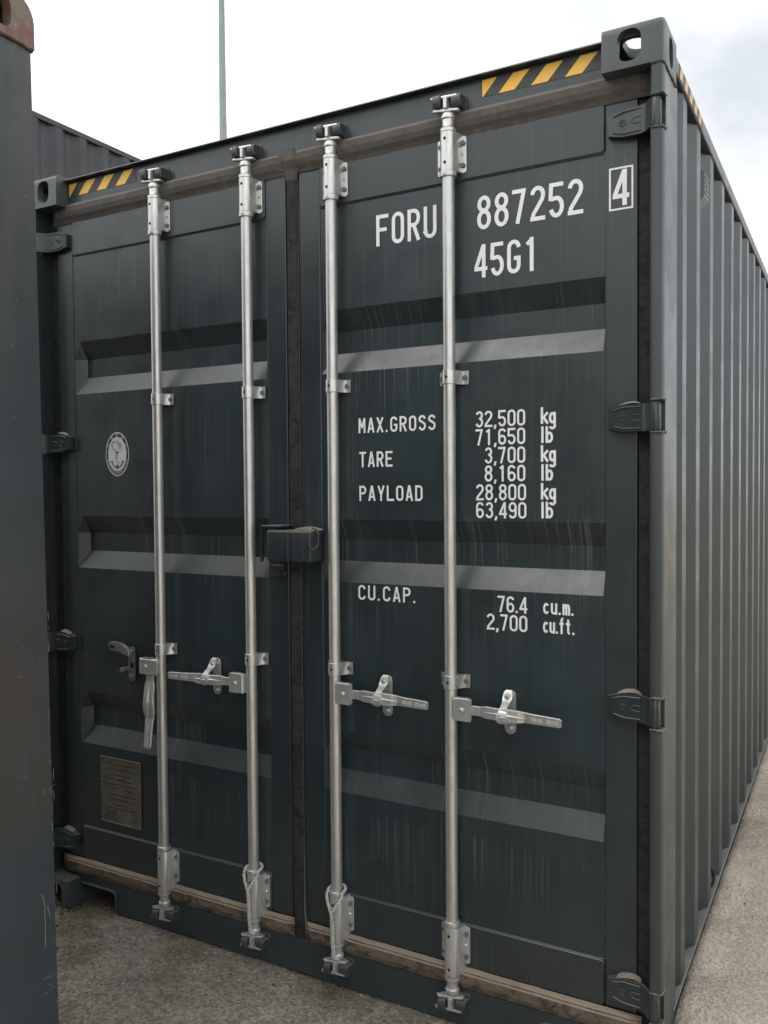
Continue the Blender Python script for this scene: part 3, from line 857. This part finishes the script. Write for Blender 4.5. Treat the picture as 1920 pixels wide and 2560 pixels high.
# handles
def handle_bm(letters=True):
    """lies along +x from the hub; x=0 on the bar axis, z=0 on the handle line"""
    bm = B()
    prism(bm, [(.016, .033), (.016, .008), (.020, .0045), (.060, .0045), (.074, .0045), (.074, .0085), (.024, .0095), (.022, .033)], 'z', -.034, .032, bev=.0012)   # folded hub plate
    box(bm, .020, .070, .020, .024, -.032, .031, .001)
    box(bm, .024, .068, .0046, .023, .0300, .0345, .0015)
    lathe_pts = [(.0, 0), (.0075, 0), (.0068, .004), (.004, .0062), (0, .0065)]
    rings = []
    for r, h in lathe_pts[1:]:
        rings.append([bm.verts.new((.047+r*math.cos(a), .0045-h, r*math.sin(a))) for a in np.linspace(0, 2*math.pi, 13)[:-1]])
    for a, b in zip(rings, rings[1:]):
        for j in range(12): bm.faces.new((a[j], a[(j+1) % 12], b[(j+1) % 12], b[j]))
    bm.faces.new(rings[-1])
    # forged bar: stations x, y centre, half height, half thickness
    st = [(.040, .0145, .0150, .0035), (.100, .0145, .0140, .0035), (.118, .012, .0180, .0045), (.150, .007, .0175, .0055), (.185, .004, .0190, .006), (.215, .006, .0185, .0055), (.236, .010, .0155, .004), (.252, .006, .0145, .0038), (.338, -.005, .0130, .0034), (.345, -.0055, .0100, .003)]
    R = []
    for x, y, h, t in st: R.append([bm.verts.new(c) for c in ((x, y-t, -h), (x, y-t, h), (x, y+t, h), (x, y+t, -h))])
    for a, b in zip(R, R[1:]):
        for j in range(4): bm.faces.new((a[j], a[(j+1) % 4], b[(j+1) % 4], b[j]))
    bm.faces.new(R[0]); bm.faces.new(R[-1][::-1])
    bmesh.ops.bevel(bm, geom=list({e for v in sum(R, []) for e in v.link_edges if abs(e.verts[0].co.x-e.verts[1].co.x) > .001}), offset=.0014, segments=1, affect='EDGES')
    # ridge along the middle
    tube(bm, [(.112, .009, 0), (.150, .001, .001), (.175, -.0035, .0015), (.205, -.002, .0), (.240, .003, -.002)], [.0005, .0035, .005, .0035, .0005], 6)
    if letters:
        k = len(bm.verts)
        y = .0010
        for s, a, b in (('KH.05', .257, .290), ('20.KH', .301, .336)):
            G0 = B(); text_strokes(G0, s, a, b, -.0055, .011, 0, .6, .20, .12)
            me = bpy.data.meshes.new('x'); 
            for v in G0.verts: v.co.y = .006-(v.co.x-.252)*.128-.0037-.0007
            for f in G0.faces: f.material_index = 1
            G0.to_mesh(me); G0.free(); bm.from_mesh(me); bpy.data.meshes.remove(me)
            bm.faces.ensure_lookup_table()
    return bm
def retainer_bm():
    """oval back plate with two bolts, spring hook over the handle, lower seat"""
    bm = B()
    prism(bm, rrect(-.0175, .0175, -.066, .066, .017, 6), 'y', .0625, .0665, bev=.001)
    for z in (.048, -.048):
        lathe_y(bm, 0, z, .0625, [(.0095, 0), (.0095, .006), (.0065, .0095), (.0, .010)])
    st = [(.054, .066, .008), (.048, .060, .0135), (.044, .050, .0150), (.036, .040, .0140), (.024, .031, .0115), (.010, .024, .0105), (.000, .014, .0120), (-.006, .004, .0170), (-.0085, -.005, .0185), (-.0075, -.012, .0150), (-.004, -.017, .0080)]
    R = []
    for i, (y, z, w) in enumerate(st):
        a = st[max(0, i-1)]; b = st[min(len(st)-1, i+1)]
        t = Vector((b[0]-a[0], b[1]-a[1])).normalized(); n = Vector((-t.y, t.x))*.0035
        R.append([bm.verts.new((-w, y+n.x, z+n.y)), bm.verts.new((w, y+n.x, z+n.y)), bm.verts.new((w, y-n.x, z-n.y)), bm.verts.new((-w, y-n.x, z-n.y))])
    for p, q in zip(R, R[1:]):
        for j in range(4): bm.faces.new((p[j], p[(j+1) % 4], q[(j+1) % 4], q[j]))
    bm.faces.new(R[0]); bm.faces.new(R[-1][::-1])
    bmesh.ops.bevel(bm, geom=list({e for p, q in zip(R, R[1:]) for e in p[0].link_edges if False}), offset=.001, segments=1, affect='EDGES') if False else None
    lathe_y(bm, 0, .049, .0405, [(.0100, 0), (.0092, .004), (.0060, .007), (.0, .0072)])
    tube(bm, [(-.008, -.0125, -.003), (-.002, -.0135, .001), (.008, -.0115, .002)], [.0015, .0030, .0018], 6)
    prism(bm, [(.063, -.012), (.030, -.012), (.014, -.016), (.014, -.021), (.030, -.020), (.063, -.026)], 'x', -.015, .015, bev=.001)
    return bm
def lathe_y(bm, x, z, y, prof, n=14):
    rings = [[bm.verts.new((x+r*math.cos(a), y-h, z+r*math.sin(a))) for a in np.linspace(0, 2*math.pi, n+1)[:-1]] for r, h in prof if r > 1e-6]
    for a, b in zip(rings, rings[1:]):
        for j in range(n): bm.faces.new((a[j], a[(j+1) % n], b[(j+1) % n], b[j]))
    bm.faces.new(rings[-1])
h3 = newobj('handle', handle_bm(), ['galvdull', 'galvlit'], doorR); h3.location = (1.394, 0, 1.010)
h4 = inst(h3, 'handle', doorR, (1.809, 0, 1.008)); h3.scale = h4.scale = (1.035, 1, 1)
bm = handle_bm()
for v in bm.verts: v.co.x = -v.co.x
h2 = newobj('handle', bm, ['galvdull', 'galvlit'], doorL); h2.location = (1.053, 0, 1.000)
# first bar: handle swung down beside the bar
bm = handle_bm()
for v in bm.verts: 
    x, y, z = v.co
    if x < .075 and abs(z) <= .0305 and not (.039 < x and abs(z) < .0151 and y > .010): v.co = (-x, y, z)
    else: v.co = (z*1.30-.036, y, -x+.045)
h1 = newobj('handle', bm, ['galvdull', 'galvlit'], doorL); h1.location = (.636, 0, 1.018)
h1['label'] = 'handle swung down to hang beside its bar'
r3 = newobj('handle_retainer', retainer_bm(), 'galvdull', doorR, True); r3.location = (1.574, 0, 1.007)
inst(r3, 'handle_retainer', doorR, (1.989, 0, 1.004)); inst(r3, 'handle_retainer', doorL, (.876, 0, 1.000))
bm = B()      # open retainer of the first bar
prism(bm, rrect(-.0175, .0175, -.066, .066, .017, 6), 'y', .0625, .0665, bev=.001)
for z in (.048, -.048): lathe_y(bm, 0, z, .0625, [(.0095, 0), (.0095, .006), (.0065, .0095), (.0, .010)])
bb = [(.008, .045, .050), (-.010, .040, .062), (-.030, .034, .064), (-.050, .030, .066), (-.072, .030, .068)]
prism(bm, [(.014, .030), (.016, .050), (.006, .066), (-.012, .076), (-.040, .082), (-.075, .084), (-.090, .078), (-.096, .066), (-.090, .052), (-.076, .046), (-.050, .048), (-.030, .050), (-.016, .046), (-.008, .034)][::-1], 'y', .034, .050, bev=.004)
prism(bm, rrect(-.084, -.058, .058, .071, .005, 3), 'y', .0332, .0339, mi=1)
prism(bm, [(.063, -.012), (.030, -.010), (.020, -.014), (.020, -.026), (.030, -.022), (.063, -.026)], 'x', -.020, -.002, bev=.001)
prism(bm, rrect(-.004, .010, -.016, .004, .004, 3), 'y', .0605, .0622, mi=1)
o = newobj('handle_retainer', bm, ['galvdark', 'hole'], doorL, True); o.location = (.458, 0, 1.006)
o['label'] = 'open handle retainer with its hook swung aside'

# lock box
bm = B()
shell = B(); box(shell, 1.168, 1.346, -.028, .060, 1.430, 1.534, .008, seg=3)
cut = B(); box(cut, 1.150, 1.341, -.024, .070, 1.40, 1.528)
bm = bool_cut(shell, [cut])
newobj('lock_box', bm, 'box', doorR, smooth=True)
bm = B(); prism(bm, [(.002, 1.428), (.002, 1.545), (.008, 1.549), (.064, 1.549), (.064, 1.541), (.009, 1.541), (.009, 1.428)], 'x', 1.128, 1.131)
box(bm, 1.1305, 1.215, .002, .064, 1.5435, 1.549, .001)
tube(bm, [(1.1295, -.004, 1.425), (1.1295, -.004, 1.540), (1.133, -.004, 1.5455), (1.215, -.004, 1.5465)], .0035, 6)
newobj('lock_box_guard', bm, 'box', doorL)
bm = B(); tube(bm, [(1.300, .02, 1.540), (1.340, .0, 1.5415), (1.356, -.006, 1.538), (1.364, -.010, 1.525), (1.364, -.014, 1.488), (1.360, -.024, 1.476), (1.352, -.033, 1.475), (1.345, -.037, 1.485), (1.344, -.036, 1.505), (1.348, -.032, 1.512)], .0035, 8)
newobj('seal_loop', bm, 'box', doorR, smooth=True)
bm = B(); box(bm, 1.128, 1.180, .050, .069, 1.392, 1.412, .002); box(bm, 1.122, 1.186, .056, .069, 1.372, 1.390, .002)
newobj('stop_lug', bm, 'box', doorL)
bm = B(); pr = [(1.27+u*.075, 1.5345+h) for u, h in ((-.2, 0), (0, .003), (.2, .0085), (.45, .011), (.7, .0085), (.95, .004), (1.05, 0))]
prism(bm, pr, 'y', -.010, .045); newobj('dirt_deposit', bm, 'dirt', doorR)

# ---------------------------------------------------------------- lettering on the right-hand leaf
YL = .0715
def word(name, items, **k):
    bm = B()
    for s, x0, x1, z0, h in items: text_strokes(bm, s, x0, x1, z0, h, YL-.0009, **k)
    return newobj(name, bm, 'white', doorR)
word('lettering', [('FORU', 1.541, 1.753, 2.438, .098)], w=.43, t=.120, gap=.115)
word('lettering', [('887252', 1.886, 2.207, 2.438, .099)], w=.44, t=.120, gap=.105)
word('lettering', [('45G1', 1.877, 2.074, 2.296, .098)], w=.44, t=.120, gap=.11)
bm = B()
YS = .0690
G = glyphs(.42, .125)
for pl in G['4']: stroke(bm, [(2.2895+u*.108, 2.441+v*.098) for u, v in pl], .0122, lambda u, v, off: (u, YS-.0009-off, v))
x0, x1, z0, z1, t = 2.2795, 2.3455, 2.430, 2.5465, .005
for a in ((x0, x1, z0, z0+t), (x0, x1, z1-t, z1), (x0, x0+t, z0+t, z1-t), (x1-t, x1, z0+t, z1-t)):
    bm.faces.new([bm.verts.new(c) for c in ((a[0], YS-.0009, a[2]), (a[1], YS-.0009, a[2]), (a[1], YS-.0009, a[3]), (a[0], YS-.0009, a[3]))])
newobj('boxed_check_digit', bm, 'white', doorR)
K = dict(w=.50, t=.135, gap=.14)
word('lettering', [('MAX.GROSS', 1.470, 1.746, 1.849, .048)], **K)
word('lettering', [('TARE', 1.472, 1.594, 1.739, .0495)], **K)
word('lettering', [('PAYLOAD', 1.471, 1.700, 1.630, .0490)], **K)
word('lettering', [('CU.CAP.', 1.464, 1.672, 1.3085, .0480)], w=.50, t=.135, gap=.15)
N = dict(w=.50, t=.130, gap=.085)
word('lettering', [('32,500', 1.878, 2.035, 1.851, .0485)], **N)
word('lettering', [('71,650', 1.878, 2.035, 1.797, .0485)], **N)
word('lettering', [('3,700', 1.907, 2.035, 1.742, .0485)], **N)
word('lettering', [('8,160', 1.907, 2.035, 1.688, .0485)], **N)
word('lettering', [('28,800', 1.879, 2.037, 1.632, .0485)], **N)
word('lettering', [('63,490', 1.879, 2.038, 1.5785, .0485)], **N)
for z in (1.8535, 1.744, 1.6345): word('lettering', [('kg', 2.082, 2.127, z, .048)], w=.44, t=.15, gap=.06)
for z in (1.798, 1.689, 1.580): word('lettering', [('lb', 2.083, 2.119, z, .048)], w=.44, t=.15, gap=.10)
word('lettering', [('76.4', 1.947, 2.040, 1.299, .0485)], **N)
word('lettering', [('2,700', 1.912, 2.040, 1.244, .0485)], **N)
word('lettering', [('cu.m.', 2.088, 2.178, 1.302, .048)], w=.40, t=.13, gap=.085)
word('lettering', [('cu.ft.', 2.088, 2.180, 1.247, .048)], w=.40, t=.13, gap=.085)

# ---------------------------------------------------------------- round sticker on the left-hand leaf
YK = .0712
cx, cz, rx, rz = .3925, 1.8085, .0615, .0845
def ell(bm, k0, k1, y, mi, a0=0, a1=360, n=48):
    A = [math.radians(a0+(a1-a0)*i/n) for i in range(n+1)]
    for p, q in zip(A, A[1:]):
        if k0 == 0:
            bm.faces.new([bm.verts.new((cx+rx*k*math.cos(t), y, cz+rz*k*math.sin(t))) for k, t in ((k1, p), (k1, q))]+[bm.verts.new((cx, y, cz))]).material_index = mi
        else:
            bm.faces.new([bm.verts.new((cx+rx*k*math.cos(t), y, cz+rz*k*math.sin(t))) for k, t in ((k0, p), (k1, p), (k1, q), (k0, q))]).material_index = mi
bm = B()
ell(bm, 0, 1.0, YK-.0002, 0); ell(bm, .78, .945, YK-.0005, 1)
for i, ch in enumerate('中国船级社'):
    a = math.radians(152-31*i)
    mt = Matrix.Translation((cx+rx*.86*math.cos(a), YK-.0008, cz+rz*.86*math.sin(a))) @ Matrix.Rotation(-(a-math.pi/2), 4, 'Y') @ Matrix.Rotation(math.radians(90), 4, 'X') @ Matrix.Translation((0, -.005, 0))
    font_mesh(bm, ch, .0145, mt, 0)
s = 'CHINA CLASSIFICATION SOCIETY'
for i, ch in enumerate(s):
    a = math.radians(198+144*i/(len(s)-1))
    if ch == ' ': continue
    mt = Matrix.Translation((cx+rx*.86*math.cos(a), YK-.0008, cz+rz*.86*math.sin(a))) @ Matrix.Rotation(-(a+math.pi/2), 4, 'Y') @ Matrix.Rotation(math.radians(90), 4, 'X') @ Matrix.Translation((0, -.0035, 0))
    font_mesh(bm, ch, .0115, mt, 0)
for a in (175, 5): font_mesh(bm, '*', .012, wallmat(cx+rx*.865*math.cos(math.radians(a)), YK-.0008, cz+rz*.865*math.sin(math.radians(a))-.006), 0)
F = lambda u, v, off: (cx+u, YK-.0006-off, cz+v)
for pl, t, mi in (([(0, .012), (0, -.020)], .0028, 1), ([(-.010, .006), (.010, .006)], .0035, 1), ([(-.030, -.028), (-.018, -.046), (0, -.053), (.018, -.046), (.030, -.028)], .0050, 1),
                  ([(0, -.04), (0, -.058)], .008, 1), ([(-.034, -.030), (-.024, -.026)], .005, 1), ([(.034, -.030), (.024, -.026)], .005, 1),
                  ([(-.006, .010), (-.020, .020), (-.028, .034), (-.022, .046), (-.008, .048), (.004, .040), (.014, .030)], .0075, 2),
                  ([(.002, .050), (.010, .044), (.018, .034), (.012, .024), (.004, .022)], .006, 2), ([(-.004, .058), (0, .048)], .002, 2), ([(.006, .058), (.004, .048)], .002, 2),
                  ([(.018, .046), (.024, .034), (.018, .016), (.008, .008)], .0025, 2), ([(-.004, .004), (-.010, -.010), (-.006, -.026), (.004, -.036), (.014, -.030)], .005, 2)):
    stroke(bm, pl, t, F, mi)
newobj('society_sticker', bm, ['stickerwhite', 'navy', 'greyprint'], doorL)

# data plate
bm = B(); X0, X1, Z0, Z1 = .278, .490, .364, .625
box(bm, X0, X1, .0685, .0705, Z0, Z1, .0008)
for a in ((X0, X1, Z1-.006, Z1), (X0, X1, Z0, Z0+.006), (X0, X0+.005, Z0+.006, Z1-.006), (X1-.005, X1, Z0+.006, Z1-.006)): box(bm, a[0], a[1], .0660, .0684, a[2], a[3], .0008)
for z in (Z0+.006, (Z0+Z1)/2+.035, Z1-.006):
    for x in (X0+.006, X1-.006): lathe_y(bm, x, z, .067, [(.0055, 0), (.0045, .002), (.002, .003)])
newobj('data_plate', bm, 'plate', doorL)
bm = B(); cxp = (X0+X1)/2
for s, z, sz, xo in (('APPROVED FOR TRANSPORT', .594, .0145, 0), ('UNDER CUSTOMS SEAL', .575, .0145, 0), ('CIMC', .494, .020, .052), ('CSC SAFETY APPROVAL', .455, .0145, 0)):
    font_mesh(bm, s, sz, wallmat(cxp+xo, .0681, z), 0)
for z, a, b in ((.556, -.06, .05), (.540, -.085, .02), (.536, -.02, .06), (.518, -.09, .085), (.505, -.085, -.01), (.478, -.08, .08), (.438, -.04, .04), (.424, -.085, .085), (.412, -.085, -.02), (.404, -.085, -.025), (.396, -.085, -.02), (.388, -.085, -.03), (.380, -.085, -.02), (.412, .055, .085), (.398, .055, .085), (.384, .055, .085)):
    x = a
    while x < b:
        w = random.uniform(.008, .02); box(bm, cxp+x, cxp+min(b, x+w), .0680, .0684, z, z+.0035); x += w+.003
newobj('plate_lettering', bm, 'ink', doorL)

# ================================================================ ROPES tied round two of the bars
def rope(x, label):
    root = B()
    import numpy as _n
    r1 = .0036
    def twist(path, rad, turns_per_m, r):
        P = [Vector(p) for p in path]; L = [0]
        for a, b in zip(P, P[1:]): L.append(L[-1]+(b-a).length)
        n = int(L[-1]/.0035); q = [[], []]
        for i in range(n+1):
            s = L[-1]*i/n; k = max(j for j in range(len(L)-1) if L[j] <= s+1e-9)
            f = (s-L[k])/(L[k+1]-L[k]); p = P[k].lerp(P[k+1], f)
            for h in (0, 1):
                an = s*turns_per_m*2*math.pi+h*math.pi
                t = (P[k+1]-P[k]).normalized(); u = t.cross(Vector((0, 1, .2))).normalized(); w = t.cross(u)
                q[h].append(p+u*rad*math.cos(an)+w*rad*math.sin(an))
        for h in q: tube(root, h, r, 6)
    ring = []
    for a in _n.linspace(math.radians(205), math.radians(-25), 17):
        ring.append((x+.029*math.cos(a), YR+.029*math.sin(a), .350+.006*math.sin(a)))
    L0 = [(x-.004, -.001, .2905), (x-.018, .004, .318), (x-.028, .015, .338)]
    R0 = [(x+.030, .017, .338), (x+.018, .004, .315), (x+.003, -.002, .2905)]
    twist(L0+ring+R0, .0028, 60, .0032)
    twist([(x+.000, -.002, .292), (x+.003, -.001, .25), (x+.004, .000, .20), (x+.004, .002, .165), (x+.006, .004, .137), (x+.012, .020, .128)], .0032, 45, .0040)
    o = newobj('rope', root, 'rope', None, True)
    return tag(o, label, 'rope', 'ropes tied round the middle locking bars')
rope(1.053, 'twisted pale rope looped round the locking bar foot just left of the centre seam')
rope(1.394, 'twisted pale rope looped round the locking bar foot just right of the centre seam')

# ================================================================ OTHER CONTAINERS
def plain_container(name, loc, rot, label, H, mat, castmat, detail=False):
    r = empty(name, loc, rot); tag(r, label, 'shipping container')
    for (ox, oy, top) in ((0, 0, 1), (1, 0, 1), (0, 0, 0), (1, 0, 0), (0, 1, 1), (1, 1, 1), (0, 1, 0), (1, 1, 0)):
        newobj('corner_casting', casting_bm(ox, oy, top, H, big=.056 if detail else .012, side=.004), castmat, r, smooth=True)
    for ox in (0, 1):
        for oy in (0, 1):
            x = (lambda v: v) if ox else (lambda v: Wc-v); y = (lambda v: Lc-v) if oy else (lambda v: v)
            bm = B(); prism(bm, [(x(a), y(b)) for a, b in ((2.300, .006), (2.426, .006), (2.4335, .012), (2.4335, .190), (2.426, .196), (2.300, .196))], 'z', .117, H-.117)
            newobj('corner_post', bm, mat, r)
    for s in (0, 1):
        x = (lambda v: v) if s else (lambda v: Wc-v); sgn = 1 if s else -1
        bm = B(); box(bm, *sorted((x(2.378), x(2.436))), .178, Lc-.178, H-.075, H-.025, .003); newobj('top_rail', bm, mat, r)
        bm = B(); box(bm, *sorted((x(2.378), x(2.436))), .178, Lc-.178, .02, .17, .003); newobj('bottom_rail', bm, mat, r)
        newobj('side_wall', side_wall_bm(side_profile(.196, Lc-.196, x(2.432), .036, sgn, start=.34), .171, H-.076, sgn), mat, r)
    bm = B(); box(bm, .05, 2.388, .02, Lc-.02, H-.045, H-.02); newobj('roof', bm, mat, r)
    bm = B(); box(bm, .05, 2.388, .15, Lc-.15, .10, .16); newobj('floor', bm, mat, r)
    for y0 in (.06, Lc-.08):
        pts = [(.165, y0)]; xx = .2; 
        while xx+.22 < 2.27: pts += [(xx, y0), (xx+.05, y0+.04), (xx+.11, y0+.04), (xx+.16, y0)]; xx += .22
        pts += [(2.273, y0), (2.273, y0+.06), (.165, y0+.06)]
        bm = B(); prism(bm, pts, 'z', .10, H-.04); newobj('end_wall', bm, mat, r)
    return r
# foreground: its far right-hand corner stands at (1.061, -.831)
th = math.radians(4.94)
fgrot = (.0135, 0, th)
ux, uy = Vector((math.cos(th), math.sin(th))), Vector((-math.sin(th), math.cos(th)))
cor = Vector((1.061, -.831+.0088*2.8))
o2 = cor-ux*Wc-uy*Lc
FG = plain_container('scuffed_container', (o2.x, o2.y, .006), (0, 0, th), 'scratched dark container with a rusty corner casting at the left edge', Hc, 'fg', 'rust', True)
FG.rotation_euler = fgrot
_R = FG.rotation_euler.to_matrix()
FG.location = Vector((1.061, -.831, 2.778))-_R @ Vector((2.4335, Lc-.002, 2.778))
bm = B()
lumps(bm, [(2.4375, Lc-.19, Hc-.119), (2.4375, Lc-.012, Hc-.119), (2.428, Lc-.003, Hc-.119), (2.30, Lc-.003, Hc-.119)], .0055, .3)
newobj('weld_bead', bm, 'rust', FG, smooth=True)
# scratches on the post face
bm = B()
XF = 2.4338
def scr(pts, w):
    off = random.uniform(0, .0002)
    stroke(bm, pts, w, lambda u, v, o: (XF+.0003+off+o, u, v))
def yy(d): return Lc-d     # distance from the corner edge
scr([(yy(.058), .640), (yy(.050), .620), (yy(.048), .560), (yy(.050), .500)], .0022)
for k in range(7): scr([(yy(.044-k*.0015), .610-k*.005), (yy(.034-k*.001), .590-k*.006)], .0005)
for k in range(18):
    z = random.uniform(.36, 1.45); y = random.uniform(.006, .016); L = random.uniform(.006, .03)
    q = [(yy(y+random.uniform(-.0015, .0015)), z-L*i/4) for i in range(5)]; scr(q, random.uniform(.0006, .0018))
for k in range(22):
    z = random.choice((1.30, 1.22, 1.05, .98, .90))+random.uniform(-.05, .05); y = random.uniform(.01, .12); L = random.uniform(.005, .022)
    if random.random() < .3: scr([(yy(y), z), (yy(y-L), z+L*random.uniform(-.2, .5))], random.uniform(.0004, .0010))
    else: scr([(yy(y), z), (yy(y+random.uniform(-.003, .003)), z-L)], random.uniform(.0004, .0010))
for k in range(14):
    z = random.uniform(.34, .42); y = random.uniform(.005, .07); L = random.uniform(.008, .02)
    scr([(yy(y), z), (yy(y-random.uniform(-.3, 1)*L), z-random.uniform(0, 1)*L)], random.uniform(.0006, .0016))
for k in range(16):
    z = random.uniform(1.6, 2.7); y = random.uniform(.01, .12); L = random.uniform(.003, .010)
    scr([(yy(y), z), (yy(y-L), z-random.uniform(-1, 1)*L)], random.uniform(.0005, .0012))
newobj('scratch_marks', bm, 'scratch', FG)['kind'] = 'stuff'

BGX = -3.78
lo = plain_container('stacked_container', (BGX-Wc, 1.9, .006), (0, 0, 0), 'lower dark grey container hidden under the one rising behind the left corner', 2.591, 'back', 'back')
up = plain_container('stacked_container', (BGX-Wc, 1.9, 2.601), (0, 0, 0), 'upper grey corrugated container showing above the left end of the lettered one', 2.591, 'back', 'back')

# ================================================================ LAMP POST
LP = Vector((2.882-.6315*16.5, -2.328+.7755*16.5, 0))
lp = empty('lamp_post', LP); tag(lp, 'tall slim galvanised lamp post rising behind the container roof', 'lamp post')
bm = B(); lathe(bm, [(.16, 0), (.16, .02), (.115, .03), (.108, .8), (.085, 6), (.066, 9), (.050, 12.0), (.0, 12.01)], 0, 0, 16, cap=False); newobj('pole', bm, 'pole', lp, True)
bm = B(); tube(bm, [(0, 0, 11.95), (.1, 0, 12.3), (.6, 0, 12.5), (1.3, 0, 12.55)], .035, 8); newobj('arm', bm, 'pole', lp, True)
bm = B(); prism(bm, [(1.2, 12.50), (1.9, 12.52), (1.85, 12.62), (1.3, 12.63)], 'y', -.14, .14, bev=.02); newobj('lamp_head', bm, 'pole', lp)

# ================================================================ SMALL THINGS ON THE GROUND
bm = B()
for k in range(60):
    x = random.uniform(-.02, .19); y = random.uniform(-.045, .0) if random.random() < .7 else random.uniform(0, .10)
    if y >= 0: x = random.uniform(.165, .20)
    h = random.uniform(.012, .045); a = random.random()*6.28; l = random.uniform(.004, .022)
    w = .0018
    p0 = Vector((x, y, .004)); p1 = p0+Vector((math.cos(a)*l*.4, math.sin(a)*l*.4, h*.7)); p2 = p0+Vector((math.cos(a)*l, math.sin(a)*l, h))
    n = Vector((-math.sin(a), math.cos(a), 0))*w
    v = [bm.verts.new(c) for c in (p0-n, p0+n, p1+n*.8, p1-n*.8, p2)]
    bm.faces.new(v[:4]); bm.faces.new((v[3], v[2], v[4]))
    if random.random() < .5:
        q = p2; r = random.uniform(.003, .006)
        bm.faces.new([bm.verts.new(q+Vector((r*math.cos(t), r*math.sin(t)*.8, r*.3*math.cos(t)))) for t in (0, 1, 2, 3, 4, 5)])
w = newobj('weed', bm, 'weed', None); tag(w, 'small tuft of weeds growing at the foot of the left corner casting', 'weed')
def scrap(x, y, L, a):
    bm = B(); z = gh(x, y)+.002
    d = Vector((math.cos(a), math.sin(a), 0)); n = Vector((-d.y, d.x, 0))
    pr = [(-.5, .02), (-.3, .16), (0, .22), (.3, .13), (.5, .02), (.3, -.10), (0, -.16), (-.3, -.12)]
    lo_ = [bm.verts.new(Vector((x, y, z))+d*u*L+n*v*L+Vector((0, 0, .12*L*(1-4*u*u)))) for u, v in pr]
    bm.faces.new(lo_)
    r = bmesh.ops.extrude_face_region(bm, geom=list(bm.faces)); 
    for g in r['geom']:
        if isinstance(g, bmesh.types.BMVert): g.co.z += .0015
    return bm
for (x, y, L, a, lab) in ((2.70, .62, .020, 1.2, 'brown leaf scrap nearest the bottom right corner of the photo'), (2.545, .95, .016, 2, 'thin brown leaf scrap lying close against the container side'),
        (2.86, 1.25, .022, .7, 'brown leaf scrap on open sand level with the lashing ring'), (2.66, 2.0, .020, 2.6, 'larger dark leaf scrap half way along the sand strip'),
        (3.0, 2.9, .03, .5, 'farthest dark leaf scrap, near the right edge of the photo')):
    o = newobj('leaf_scrap', scrap(x, y, L, a), 'twig', None)
    tag(o, lab, 'leaf scrap', 'leaf scraps on the sand')
